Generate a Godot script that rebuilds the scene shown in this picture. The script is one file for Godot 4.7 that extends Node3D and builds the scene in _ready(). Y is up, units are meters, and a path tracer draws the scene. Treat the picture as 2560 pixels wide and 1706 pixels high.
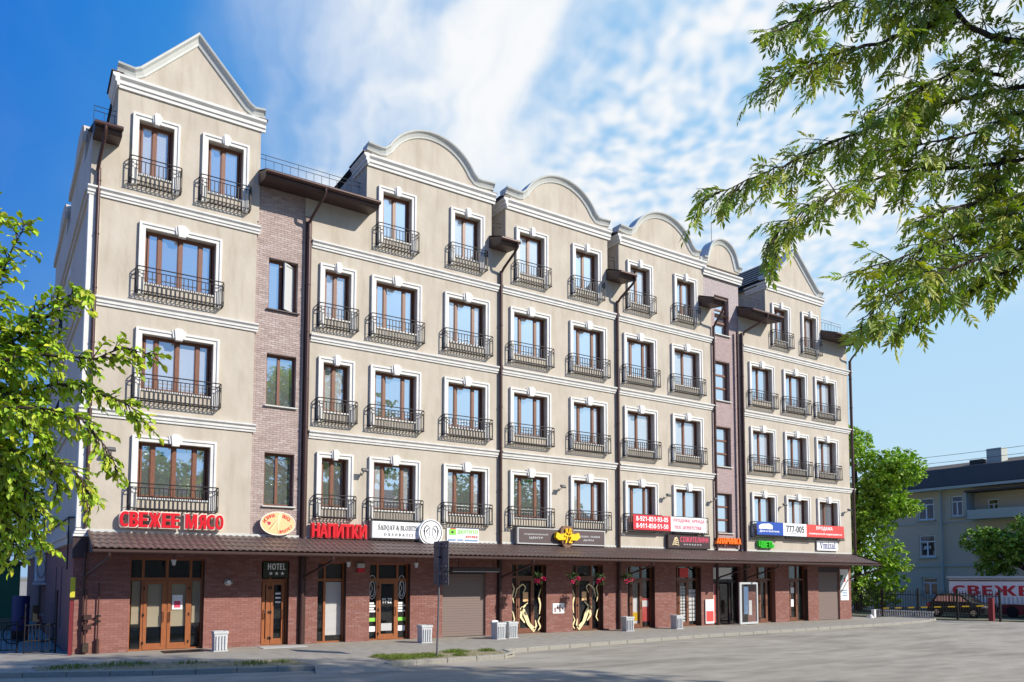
extends Node3D

# ---------------------------------------------------------------- mesh builder
class MB:
	var v := PackedVector3Array()
	var n := PackedVector3Array()
	var c := PackedColorArray()
	var u := PackedVector2Array()
	var col := Color.WHITE
	var use_col := false
	func tri(a: Vector3, b: Vector3, d: Vector3, na: Vector3, nb: Vector3, nd: Vector3) -> void:
		v.append(a); v.append(d); v.append(b)
		n.append(na); n.append(nd); n.append(nb)
		if use_col:
			c.append(col); c.append(col); c.append(col)
	func t(a: Vector3, b: Vector3, d: Vector3) -> void:
		var m := (b - a).cross(d - a).normalized()
		tri(a, b, d, m, m, m)
	func q(a: Vector3, b: Vector3, d: Vector3, e: Vector3) -> void:
		var m := (d - a).cross(e - b).normalized()
		tri(a, b, d, m, m, m)
		tri(a, d, e, m, m, m)
	func sq(a: Vector3, b: Vector3, d: Vector3, e: Vector3, na: Vector3, nb: Vector3, nd: Vector3, ne: Vector3) -> void:
		tri(a, b, d, na, nb, nd)
		tri(a, d, e, na, nd, ne)
	func box(a: Vector3, b: Vector3, xf := Transform3D.IDENTITY) -> void:
		var p := []
		for i in 8:
			p.append(xf * Vector3(b.x if i & 1 else a.x, b.y if i & 2 else a.y, b.z if i & 4 else a.z))
		q(p[4], p[5], p[7], p[6])
		q(p[1], p[0], p[2], p[3])
		q(p[5], p[1], p[3], p[7])
		q(p[0], p[4], p[6], p[2])
		q(p[6], p[7], p[3], p[2])
		q(p[0], p[1], p[5], p[4])
	func bbox(a: Vector3, b: Vector3, h: float, xf := Transform3D.IDENTITY) -> void:
		# box with chamfered edges
		var s := []
		for i in 8:
			var k := Vector3(b.x if i & 1 else a.x, b.y if i & 2 else a.y, b.z if i & 4 else a.z)
			var o := Vector3(-h if i & 1 else h, -h if i & 2 else h, -h if i & 4 else h)
			s.append([xf * (k + Vector3(0, o.y, o.z)), xf * (k + Vector3(o.x, 0, o.z)), xf * (k + Vector3(o.x, o.y, 0))])
		q(s[4][2], s[5][2], s[7][2], s[6][2]); q(s[1][2], s[0][2], s[2][2], s[3][2])
		q(s[5][0], s[1][0], s[3][0], s[7][0]); q(s[0][0], s[4][0], s[6][0], s[2][0])
		q(s[6][1], s[7][1], s[3][1], s[2][1]); q(s[0][1], s[1][1], s[5][1], s[4][1])
		var cen := xf * ((a + b) * 0.5)
		for e in [[0, 1, 1, 2], [2, 3, 1, 2], [4, 5, 1, 2], [6, 7, 1, 2], [0, 2, 0, 2], [1, 3, 0, 2], [4, 6, 0, 2], [5, 7, 0, 2], [0, 4, 0, 1], [1, 5, 0, 1], [2, 6, 0, 1], [3, 7, 0, 1]]:
			var k0: Vector3 = s[e[0]][e[2]]; var k1: Vector3 = s[e[1]][e[2]]; var k2: Vector3 = s[e[1]][e[3]]; var k3: Vector3 = s[e[0]][e[3]]
			if (k2 - k0).cross(k3 - k1).dot((k0 + k2) * 0.5 - cen) < 0.0:
				q(k3, k2, k1, k0)
			else:
				q(k0, k1, k2, k3)
		for i in 8:
			if (s[i][1] - s[i][0]).cross(s[i][2] - s[i][0]).dot(s[i][0] - cen) < 0.0:
				t(s[i][0], s[i][2], s[i][1])
			else:
				t(s[i][0], s[i][1], s[i][2])
	func tube(pts: Array, r0: float, r1 := -1.0, sides := 8, caps := true) -> void:
		if r1 < 0.0:
			r1 = r0
		var rings := []
		var prev := Vector3.UP
		for i in pts.size():
			var d: Vector3 = (pts[mini(i + 1, pts.size() - 1)] - pts[maxi(i - 1, 0)]).normalized()
			var s := prev - d * prev.dot(d)
			if s.length() < 0.05:
				s = Vector3.RIGHT - d * d.x
				if s.length() < 0.05:
					s = Vector3.BACK - d * d.z
			s = s.normalized(); prev = s
			var w := d.cross(s)
			var r := lerpf(r0, r1, float(i) / maxi(1, pts.size() - 1))
			var ring := []
			for k in sides:
				var a := TAU * k / sides
				var o := s * cos(a) + w * sin(a)
				ring.append([pts[i] + o * r, o])
			rings.append(ring)
		for i in rings.size() - 1:
			for k in sides:
				var a = rings[i][k]; var b = rings[i][(k + 1) % sides]; var e = rings[i + 1][(k + 1) % sides]; var f = rings[i + 1][k]
				sq(a[0], b[0], e[0], f[0], a[1], b[1], e[1], f[1])
		if caps:
			for k in range(1, sides - 1):
				t(rings[0][0][0], rings[0][k + 1][0], rings[0][k][0])
				t(rings[-1][0][0], rings[-1][k][0], rings[-1][k + 1][0])
	# polygon (counterclockwise in xy) pushed from z0 to z1
	func prism(poly: PackedVector2Array, z0: float, z1: float, xf := Transform3D.IDENTITY) -> void:
		var ar := 0.0
		for i in poly.size():
			ar += poly[i].cross(poly[(i + 1) % poly.size()])
		if ar < 0.0:
			poly = poly.duplicate(); poly.reverse()
		var ix := Geometry2D.triangulate_polygon(poly)
		for k in range(0, ix.size(), 3):
			var a := poly[ix[k]]; var b := poly[ix[k + 1]]; var e := poly[ix[k + 2]]
			if (b - a).cross(e - a) < 0.0:
				var s := b; b = e; e = s
			t(xf * Vector3(a.x, a.y, z1), xf * Vector3(b.x, b.y, z1), xf * Vector3(e.x, e.y, z1))
			t(xf * Vector3(a.x, a.y, z0), xf * Vector3(e.x, e.y, z0), xf * Vector3(b.x, b.y, z0))
		for i in poly.size():
			var a := poly[i]; var b := poly[(i + 1) % poly.size()]
			q(xf * Vector3(a.x, a.y, z1), xf * Vector3(a.x, a.y, z0), xf * Vector3(b.x, b.y, z0), xf * Vector3(b.x, b.y, z1))
	# profile in (z, y) swept along x, counterclockwise seen from +x with z to the left
	func sweep_x(prof: PackedVector2Array, x0: float, x1: float) -> void:
		var xf := Transform3D(Basis(Vector3(0, 0, 1), Vector3(0, 1, 0), Vector3(-1, 0, 0)), Vector3.ZERO)
		prism(prof, -x1, -x0, xf)
	func mesh() -> ArrayMesh:
		var m := ArrayMesh.new()
		if v.is_empty():
			return m
		var a := []
		a.resize(Mesh.ARRAY_MAX)
		a[Mesh.ARRAY_VERTEX] = v; a[Mesh.ARRAY_NORMAL] = n
		if use_col:
			a[Mesh.ARRAY_COLOR] = c
		if u.size() == v.size() and u.size() > 0:
			a[Mesh.ARRAY_TEX_UV] = u
		m.add_surface_from_arrays(Mesh.PRIMITIVE_TRIANGLES, a)
		return m

# ---------------------------------------------------------------- node helpers
var counts := {}
var cache := {}
var M := {}
var rng := RandomNumberGenerator.new()

func numbered(parent: Node, called: String) -> String:
	var key := str(parent.get_instance_id()) + called
	var k: int = counts.get(key, 0)
	counts[key] = k + 1
	return called if k == 0 else "%s_%03d" % [called, k]

func put(called: String, m: Mesh, material: Material, parent: Node = self, at := Vector3.ZERO) -> MeshInstance3D:
	var o := MeshInstance3D.new()
	o.name = numbered(parent, called)
	o.mesh = m
	o.material_override = material
	o.position = at
	parent.add_child(o, true)
	return o

func build(called: String, b: MB, material: Material, parent: Node = self) -> MeshInstance3D:
	return put(called, b.mesh(), material, parent)

func tag(o: Node, label: String, category: String, group := "") -> Node:
	o.set_meta("label", label)
	o.set_meta("category", category)
	if group:
		o.set_meta("group", group)
	return o

func struct(o: Node) -> Node:
	o.set_meta("kind", "structure")
	return o

func thing(called: String, at: Vector3, label: String, category: String, group := "", turn := 0.0) -> Node3D:
	var o := Node3D.new()
	o.name = numbered(self, called)
	add_child(o, true)
	o.position = at
	o.rotation.y = turn
	tag(o, label, category, group)
	return o

func node(called: String, parent: Node, at := Vector3.ZERO) -> Node3D:
	var o := Node3D.new()
	o.name = numbered(parent, called)
	parent.add_child(o, true)
	o.position = at
	return o

func bx(a: Vector3, b: Vector3, h := 0.0) -> ArrayMesh:
	var m := MB.new()
	if h > 0.0:
		m.bbox(a, b, h)
	else:
		m.box(a, b)
	return m.mesh()

# ---------------------------------------------------------------- materials
func mat(called: String, col: Color, rough := 0.8, metal := 0.0) -> StandardMaterial3D:
	var m := StandardMaterial3D.new()
	m.resource_name = called
	m.albedo_color = col
	m.roughness = rough
	m.metallic = metal
	M[called] = m
	return m

func noise_tex(freq: float, a: Color, b: Color, size := 512, octaves := 4, kind := FastNoiseLite.TYPE_SIMPLEX_SMOOTH, sd := 1, stops := []) -> NoiseTexture2D:
	var f := FastNoiseLite.new()
	f.noise_type = kind
	f.frequency = freq
	f.fractal_octaves = octaves
	f.seed = sd
	var g := Gradient.new()
	g.set_color(0, a); g.set_color(1, b)
	for s in stops:
		g.add_point(s[0], s[1])
	var t := NoiseTexture2D.new()
	t.width = size; t.height = size
	t.seamless = true
	t.noise = f
	t.color_ramp = g
	return t

func bump_tex(freq: float, size := 512, octaves := 4, sd := 5) -> NoiseTexture2D:
	return noise_tex(freq, Color.BLACK, Color.WHITE, size, octaves, FastNoiseLite.TYPE_SIMPLEX_SMOOTH, sd)

func tri_tex(m: StandardMaterial3D, t: Texture2D, scale: Vector3, bump: Texture2D = null, depth := 0.3) -> StandardMaterial3D:
	m.albedo_texture = t
	m.uv1_triplanar = true
	m.uv1_world_triplanar = true
	m.uv1_scale = scale
	if bump:
		m.heightmap_enabled = true
		m.heightmap_texture = bump
		m.heightmap_scale = depth
	return m

func g8(r: int, g: int, b: int) -> Color:
	return Color8(r, g, b)

func materials() -> void:
	var m := mat("plaster", Color.WHITE, 0.92)
	tri_tex(m, noise_tex(0.006, g8(181, 172, 158), g8(196, 188, 175), 1024, 5), Vector3(0.13, 0.09, 0.13), bump_tex(0.05, 512, 3), 0.5)
	m.detail_enabled = true
	m.detail_blend_mode = BaseMaterial3D.BLEND_MODE_MUL
	m.detail_uv_layer = BaseMaterial3D.DETAIL_UV_2
	m.detail_albedo = noise_tex(0.012, g8(238, 235, 231), g8(255, 255, 255), 512, 5, FastNoiseLite.TYPE_SIMPLEX_SMOOTH, 31, [[0.38, g8(250, 249, 247)]])
	m.uv2_triplanar = true
	m.uv2_world_triplanar = true
	m.uv2_scale = Vector3(0.42, 0.055, 0.42)
	m = mat("plaster_side", Color.WHITE, 0.92)
	tri_tex(m, noise_tex(0.006, g8(184, 176, 164), g8(198, 191, 180), 512, 5, FastNoiseLite.TYPE_SIMPLEX_SMOOTH, 9), Vector3(0.13, 0.09, 0.13))
	m = mat("stucco_white", Color.WHITE, 0.75)
	tri_tex(m, noise_tex(0.01, g8(204, 203, 199), g8(224, 223, 219), 512, 4, FastNoiseLite.TYPE_SIMPLEX_SMOOTH, 3), Vector3(0.4, 0.25, 0.4))
	m = mat("coping", Color.WHITE, 0.55, 0.1)
	tri_tex(m, noise_tex(0.012, g8(188, 190, 186), g8(200, 202, 197), 512, 4, FastNoiseLite.TYPE_SIMPLEX_SMOOTH, 4), Vector3(0.4, 0.3, 0.4))
	mat("seam", g8(120, 122, 122), 0.6)
	m = mat("brick_pier", Color.WHITE, 0.85)
	m.vertex_color_use_as_albedo = true
	m = mat("brick", Color.WHITE, 0.85)
	m.vertex_color_use_as_albedo = true
	tri_tex(m, noise_tex(0.03, g8(215, 210, 208), g8(255, 255, 255), 512, 4), Vector3(0.8, 0.8, 0.8))
	M.brick_pier = m
	mat("mortar", g8(138, 94, 86), 0.95)
	mat("mortar_pier", g8(150, 132, 126), 0.95)
	for k in 4:
		m = mat("brick_%d" % k, [g8(145, 99, 90), g8(142, 96, 87), g8(149, 103, 94), g8(138, 93, 85)][k], 0.85)
	m = mat("wood", Color.WHITE, 0.45)
	tri_tex(m, noise_tex(0.02, g8(102, 64, 46), g8(132, 84, 60), 512, 4, FastNoiseLite.TYPE_SIMPLEX_SMOOTH, 7), Vector3(2.5, 0.35, 2.5))
	m = mat("door_wood", Color.WHITE, 0.4)
	tri_tex(m, noise_tex(0.02, g8(138, 82, 48), g8(164, 100, 60), 512, 4, FastNoiseLite.TYPE_SIMPLEX_SMOOTH, 8), Vector3(2.5, 0.35, 2.5))
	for d in [["pane", 0.9], ["pane_clear", 0.6]]:
		m = mat(d[0], g8(240, 244, 248), 0.015, d[1])
		m.transparency = BaseMaterial3D.TRANSPARENCY_ALPHA
		m.albedo_color.a = 0.15
	m = mat("shop_pane", g8(40, 46, 50), 0.02, 0.0)
	m.transparency = BaseMaterial3D.TRANSPARENCY_ALPHA
	m.albedo_color.a = 0.12
	mat("iron", g8(34, 30, 30), 0.5, 0.2)
	mat("iron_black", g8(26, 26, 28), 0.5, 0.3)
	mat("pipe", g8(72, 50, 46), 0.4, 0.2)
	mat("eave", g8(62, 44, 40), 0.55)
	mat("gutter", g8(96, 76, 72), 0.3, 0.45)
	m = mat("roof_tile", Color.WHITE, 0.42, 0.1)
	tri_tex(m, noise_tex(0.03, g8(82, 67, 64), g8(112, 95, 90), 512, 4, FastNoiseLite.TYPE_SIMPLEX_SMOOTH, 11), Vector3(0.9, 0.9, 0.9))
	mat("roof_sheet", g8(74, 78, 84), 0.5, 0.3)
	mat("soffit", g8(66, 45, 38), 0.7)
	mat("interior", g8(120, 112, 102), 0.9)
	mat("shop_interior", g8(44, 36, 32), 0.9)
	m = mat("curtain", g8(214, 210, 202), 0.9)
	m.backlight_enabled = true
	m.backlight = Color(0.3, 0.3, 0.28)
	m = mat("blind", g8(196, 184, 156), 0.9)
	mat("shutter", g8(124, 108, 102), 0.55)
	mat("white", g8(232, 234, 236), 0.45)
	mat("print_white", g8(240, 240, 240), 0.5)
	mat("light_grey", g8(186, 188, 188), 0.6)
	mat("box_grey", g8(120, 116, 114), 0.5)
	mat("sign_brown", g8(86, 72, 72), 0.45)
	mat("sign_dark", g8(58, 42, 44), 0.45)
	mat("red", g8(206, 18, 36), 0.35)
	mat("red_banner", g8(200, 34, 52), 0.6)
	mat("red_light", g8(214, 70, 66), 0.6)
	mat("pink", g8(214, 74, 104), 0.5)
	mat("cream", g8(240, 222, 172), 0.5)
	mat("cream_trim", g8(250, 228, 214), 0.4)
	mat("skin", g8(246, 196, 140), 0.5)
	mat("black", g8(18, 18, 20), 0.5)
	mat("ink_blue", g8(28, 44, 120), 0.5)
	mat("blue", g8(24, 74, 168), 0.5)
	mat("grey_blue", g8(122, 152, 190), 0.5)
	mat("green", g8(44, 190, 30), 0.4)
	mat("lime", g8(136, 214, 80), 0.5)
	mat("orange", g8(244, 116, 10), 0.4)
	mat("yellow", g8(246, 200, 10), 0.4)
	mat("bronze", g8(124, 92, 66), 0.45)
	mat("chrome", g8(190, 190, 190), 0.25, 0.9)
	mat("alu", g8(206, 210, 212), 0.4, 0.35)
	mat("sign_back", g8(104, 104, 106), 0.5, 0.35)
	m = mat("planter", Color.WHITE, 0.85)
	tri_tex(m, noise_tex(0.03, g8(176, 180, 182), g8(206, 208, 208), 256, 4), Vector3(1.2, 1.2, 1.2))
	m = mat("sidewalk", Color.WHITE, 0.93)
	tri_tex(m, noise_tex(0.012, g8(138, 132, 122), g8(162, 156, 145), 1024, 6, FastNoiseLite.TYPE_SIMPLEX_SMOOTH, 12), Vector3(0.16, 0.16, 0.16), bump_tex(0.12, 512, 3, 21), 0.5)
	m = mat("road", Color.WHITE, 0.94)
	tri_tex(m, noise_tex(0.008, g8(144, 138, 127), g8(172, 165, 153), 1024, 6, FastNoiseLite.TYPE_SIMPLEX_SMOOTH, 13), Vector3(0.07, 0.07, 0.2), bump_tex(0.2, 512, 3, 22), 0.6)
	m.detail_enabled = true
	m.detail_blend_mode = BaseMaterial3D.BLEND_MODE_MUL
	m.detail_uv_layer = BaseMaterial3D.DETAIL_UV_2
	m.detail_albedo = noise_tex(0.01, g8(205, 203, 200), g8(255, 255, 255), 512, 5, FastNoiseLite.TYPE_SIMPLEX_SMOOTH, 41, [[0.45, g8(238, 237, 235)], [0.62, g8(244, 243, 241)]])
	m.uv2_triplanar = true
	m.uv2_world_triplanar = true
	m.uv2_scale = Vector3(0.03, 0.1, 0.11)
	m = mat("kerb", Color.WHITE, 0.9)
	tri_tex(m, noise_tex(0.02, g8(138, 135, 126), g8(160, 156, 146), 512, 4, FastNoiseLite.TYPE_SIMPLEX_SMOOTH, 14), Vector3(0.7, 0.7, 0.7))
	m = mat("soil", Color.WHITE, 0.98)
	tri_tex(m, noise_tex(0.02, g8(120, 110, 84), g8(170, 160, 132), 512, 6, FastNoiseLite.TYPE_SIMPLEX_SMOOTH, 15), Vector3(0.5, 0.5, 0.5), bump_tex(0.08, 512, 4, 23), 2.0)
	m = mat("yard", Color.WHITE, 0.97)
	tri_tex(m, noise_tex(0.012, g8(86, 90, 62), g8(128, 124, 104), 512, 5, FastNoiseLite.TYPE_SIMPLEX_SMOOTH, 16), Vector3(0.1, 0.1, 0.1))
	for d in [["leaf", g8(164, 194, 62), g8(186, 210, 50)], ["leaf_ash", g8(148, 172, 66), g8(186, 200, 56)], ["leaf_bright", g8(146, 182, 66), g8(160, 186, 50)], ["leaf_far", g8(112, 150, 52), g8(84, 116, 30)], ["leaf_dark", g8(50, 78, 30), g8(24, 36, 10)], ["grass", g8(92, 116, 30), g8(40, 56, 10)]]:
		m = mat(d[0], d[1], 0.55)
		m.backlight_enabled = true
		m.backlight = d[2]
		m.vertex_color_use_as_albedo = true
	m = mat("bark", Color.WHITE, 0.95)
	tri_tex(m, noise_tex(0.04, g8(44, 34, 28), g8(84, 70, 58), 256, 4), Vector3(3, 0.8, 3))
	mat("far_wall", g8(200, 184, 162), 0.9)
	mat("far_wall_low", g8(196, 186, 166), 0.9)
	mat("far_roof", g8(78, 68, 62), 0.85)
	mat("far_trim", g8(176, 182, 174), 0.8)
	mat("sign_green", g8(40, 52, 34), 0.3)
	mat("green_wall", g8(34, 92, 64), 0.7)
	mat("drum_blue", g8(26, 38, 92), 0.5)
	mat("maroon", g8(110, 24, 34), 0.6)
	mat("car_paint", g8(16, 19, 22), 0.5, 0.0)
	mat("tyre", g8(20, 20, 20), 0.9)
	mat("flower", g8(196, 16, 84), 0.6)

# ---------------------------------------------------------------- camera, sky, sun
const SUN := Vector3(0.69, 0.78, 1.0)

func camera_and_light() -> void:
	var cam := Camera3D.new()
	cam.name = "camera"
	cam.transform = Transform3D(Basis(Vector3(0.83806772, 0.00160774, 0.54556385), Vector3(-0.03806835, 0.99773057, 0.05553844), Vector3(-0.54423644, -0.06731369, 0.83622698)).orthonormalized(), Vector3(-2.05, 2.35, 27.25))
	cam.near = 0.1
	cam.far = 900.0
	cam.projection = Camera3D.PROJECTION_FRUSTUM
	cam.size = 0.1 * 1706.0 / 1930.0
	cam.frustum_offset = Vector2(0.0, 0.1 * 463.0 / 1930.0)
	add_child(cam)
	cam.current = true

	var env := Environment.new()
	env.background_mode = Environment.BG_SKY
	env.sky = Sky.new()
	var pano := PanoramaSkyMaterial.new()
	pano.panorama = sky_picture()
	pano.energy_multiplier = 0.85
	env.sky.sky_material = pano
	env.tonemap_mode = Environment.TONE_MAPPER_LINEAR
	env.tonemap_exposure = 1.15
	env.sdfgi_enabled = true
	env.ssao_enabled = true
	env.ssil_enabled = true
	var we := WorldEnvironment.new()
	we.name = "world_environment"
	we.environment = env
	add_child(we)

	var sun := DirectionalLight3D.new()
	sun.name = "sun"
	sun.light_energy = 1.6
	sun.light_color = Color(1.0, 0.965, 0.91)
	sun.light_angular_distance = 0.6
	sun.shadow_enabled = true
	sun.look_at_from_position(SUN * 10.0, Vector3.ZERO)
	add_child(sun)

func sky_picture() -> ImageTexture:
	var w := 3072
	var h := 1536
	var im := Image.create(w, h, false, Image.FORMAT_RGBAF)
	var wisps := FastNoiseLite.new()
	wisps.seed = 4; wisps.frequency = 1.0; wisps.fractal_octaves = 6
	wisps.noise_type = FastNoiseLite.TYPE_SIMPLEX_SMOOTH
	var cells := FastNoiseLite.new()
	cells.seed = 11; cells.frequency = 1.0; cells.fractal_octaves = 2
	cells.noise_type = FastNoiseLite.TYPE_SIMPLEX_SMOOTH
	var s := SUN.normalized()
	var data := PackedFloat32Array()
	data.resize(w * h * 4)
	var o := 0
	for j in h:
		var th := PI * (j + 0.5) / h
		var st := sin(th)
		var y := cos(th)
		for i in w:
			var ph := (float(i) + 0.5) / w * TAU
			var x := sin(ph) * st
			var z := -cos(ph) * st
			var r := 0.28; var g := 0.28; var b := 0.27
			if y > -0.02:
				var c := x * s.x + y * s.y + z * s.z
				var k := smoothstep(-0.12, 1.0, x + 0.12 * (1.0 - y))
				r = lerpf(0.010, 0.40, k * k * 0.8 + 0.2 * k); g = lerpf(0.165, 0.68, k); b = lerpf(0.66, 0.98, k)
				var hz := pow(1.0 - clampf(y, 0.0, 1.0), 5.0 - 1.6 * k) * (0.5 + 0.5 * k)  # horizon haze raised all round, out of view too, to lighten the shaded side wall
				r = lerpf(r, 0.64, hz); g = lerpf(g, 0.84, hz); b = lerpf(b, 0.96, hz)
				var halo := pow(maxf(c, 0.0), 5.0) * 0.16 + pow(maxf(c, 0.0), 40.0) * 0.7
				r += halo; g += halo; b += halo
				if y > 0.03:
					var px := x / (y + 0.02)
					var pz := -z / (y + 0.02)
					var along := pz + 0.22 * px
					var across := px - 0.22 * pz
					var wx := wisps.get_noise_2d(px * 0.9 + 3.0, pz * 0.9) * 0.22
					var wy := wisps.get_noise_2d(px * 2.2 - 7.0, pz * 2.2 + 5.0)
					# a bank of cloud drawn out away from the viewer, breaking into small cells on its right
					var cover := smoothstep(-0.16, 0.42, across + wx)
					cover *= 1.0 - smoothstep(1.9, 3.6, sqrt(px * px + pz * pz) + wx)
					cover *= smoothstep(-0.5, 0.7, pz + wx)
					var streak := wisps.get_noise_2d(across * 4.2 + wx * 3.0, along * 1.1 + wy * 0.25) + 0.3 * wy
					var cell := cells.get_noise_2d(across * 13.0 + wy * 0.35, along * 12.0 - across * 3.0 + wy * 0.4)
					var celly := smoothstep(0.55, 0.85, across + wx * 0.5)
					var d := cover * (0.66 + streak * 0.62) + 0.05 * clampf(streak + 0.2, 0.0, 1.0)
					d = lerpf(d, cover * (0.62 + cell * 0.52 + streak * 0.34), celly)
					d = clampf(d, 0.0, 1.0)
					d = d * d * (3.0 - 2.0 * d) * 0.6 + d * 0.4
					r = lerpf(r, 0.96, d); g = lerpf(g, 0.98, d); b = lerpf(b, 1.0, d)
			data[o] = r; data[o + 1] = g; data[o + 2] = b; data[o + 3] = 1.0
			o += 4
	im = Image.create_from_data(w, h, false, Image.FORMAT_RGBAF, data.to_byte_array())
	return ImageTexture.create_from_image(im)

# ---------------------------------------------------------------- the building
const WALL_Z := -0.4
var house: Node3D
var brick_parts := 0

func wall(x0: float, x1: float, y0: float, y1: float, holes: Array, material: Material, z := 0.0, back := WALL_Z) -> MeshInstance3D:
	# a wall with rectangular openings [x0, x1, y0, y1], in real thickness
	var xs := [x0, x1]; var ys := [y0, y1]
	for h in holes:
		for k in [h[0], h[1]]:
			if not xs.has(k): xs.append(k)
		for k in [h[2], h[3]]:
			var kk := clampf(k, y0, y1)
			if not ys.has(kk): ys.append(kk)
	xs.sort(); ys.sort()
	var b := MB.new()
	for i in xs.size() - 1:
		for j in ys.size() - 1:
			var cx: float = (xs[i] + xs[i + 1]) * 0.5; var cy: float = (ys[j] + ys[j + 1]) * 0.5
			var inside := false
			for h in holes:
				if cx > h[0] and cx < h[1] and cy > h[2] and cy < h[3]:
					inside = true
			if inside:
				continue
			var a: float = xs[i]; var c: float = xs[i + 1]; var d: float = ys[j]; var e: float = ys[j + 1]
			b.q(Vector3(a, d, z), Vector3(c, d, z), Vector3(c, e, z), Vector3(a, e, z))
			b.q(Vector3(c, d, back), Vector3(a, d, back), Vector3(a, e, back), Vector3(c, e, back))
	for h in holes:
		var d := maxf(h[2], y0); var e := minf(h[3], y1)
		b.q(Vector3(h[0], d, z), Vector3(h[0], d, back), Vector3(h[0], e, back), Vector3(h[0], e, z))
		b.q(Vector3(h[1], d, back), Vector3(h[1], d, z), Vector3(h[1], e, z), Vector3(h[1], e, back))
		if h[3] < y1:
			b.q(Vector3(h[0], e, z), Vector3(h[0], e, back), Vector3(h[1], e, back), Vector3(h[1], e, z))
		if h[2] > y0:
			b.q(Vector3(h[0], d, back), Vector3(h[0], d, z), Vector3(h[1], d, z), Vector3(h[1], d, back))
	b.q(Vector3(x0, y0, back), Vector3(x0, y0, z), Vector3(x0, y1, z), Vector3(x0, y1, back))
	b.q(Vector3(x1, y0, z), Vector3(x1, y0, back), Vector3(x1, y1, back), Vector3(x1, y1, z))
	b.q(Vector3(x0, y1, z), Vector3(x1, y1, z), Vector3(x1, y1, back), Vector3(x0, y1, back))
	return build("wall", b, material, house)

func ring(x0: float, x1: float, y0: float, y1: float, w: float, z0: float, z1: float, open_bottom: bool, b: MB) -> void:
	# a mitred frame: outer edge x0..x1, y0..y1, bar width w
	var o := [Vector2(x0, y0), Vector2(x0, y1), Vector2(x1, y1), Vector2(x1, y0)]
	var yb := y0 if open_bottom else y0 + w
	var n := [Vector2(x0 + w, yb), Vector2(x0 + w, y1 - w), Vector2(x1 - w, y1 - w), Vector2(x1 - w, yb)]
	for k in (3 if open_bottom else 4):
		var a: Vector2 = o[k]; var c: Vector2 = o[(k + 1) % 4]; var d: Vector2 = n[(k + 1) % 4]; var e: Vector2 = n[k]
		b.q(Vector3(e.x, e.y, z1), Vector3(d.x, d.y, z1), Vector3(c.x, c.y, z1), Vector3(a.x, a.y, z1))
		b.q(Vector3(a.x, a.y, z1), Vector3(c.x, c.y, z1), Vector3(c.x, c.y, z0), Vector3(a.x, a.y, z0))
		b.q(Vector3(d.x, d.y, z1), Vector3(e.x, e.y, z1), Vector3(e.x, e.y, z0), Vector3(d.x, d.y, z0))
	if open_bottom:
		b.q(Vector3(x0, y0, z0), Vector3(x0 + w, y0, z0), Vector3(x0 + w, y0, z1), Vector3(x0, y0, z1))
		b.q(Vector3(x1 - w, y0, z0), Vector3(x1, y0, z0), Vector3(x1, y0, z1), Vector3(x1 - w, y0, z1))

func curtain_mesh(w: float, h: float, sd: int, gather := 0.0) -> ArrayMesh:
	var key := "curtain%.2f_%.2f_%d_%.1f" % [w, h, sd, gather]
	if not cache.has(key):
		var b := MB.new()
		var n := 26
		var rows := 7
		for i in n:
			for j in rows:
				var p := []
				for k in [[i, j], [i + 1, j], [i + 1, j + 1], [i, j + 1]]:
					var f: float = float(k[0]) / n
					var fy: float = float(k[1]) / rows
					var pull := gather * pow(1.0 - fy, 1.0) * (1.0 - 0.75 * smoothstep(0.0, 0.25, 0.25 - fy))
					p.append(Vector3(f * w * (1.0 - pull), fy * h, 0.03 * sin(f * 30.0 + sd) + 0.014 * sin(f * 67.0 + sd * 2.0)))
				b.q(p[0], p[1], p[2], p[3])
		cache[key] = b.mesh()
	return cache[key]

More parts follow.
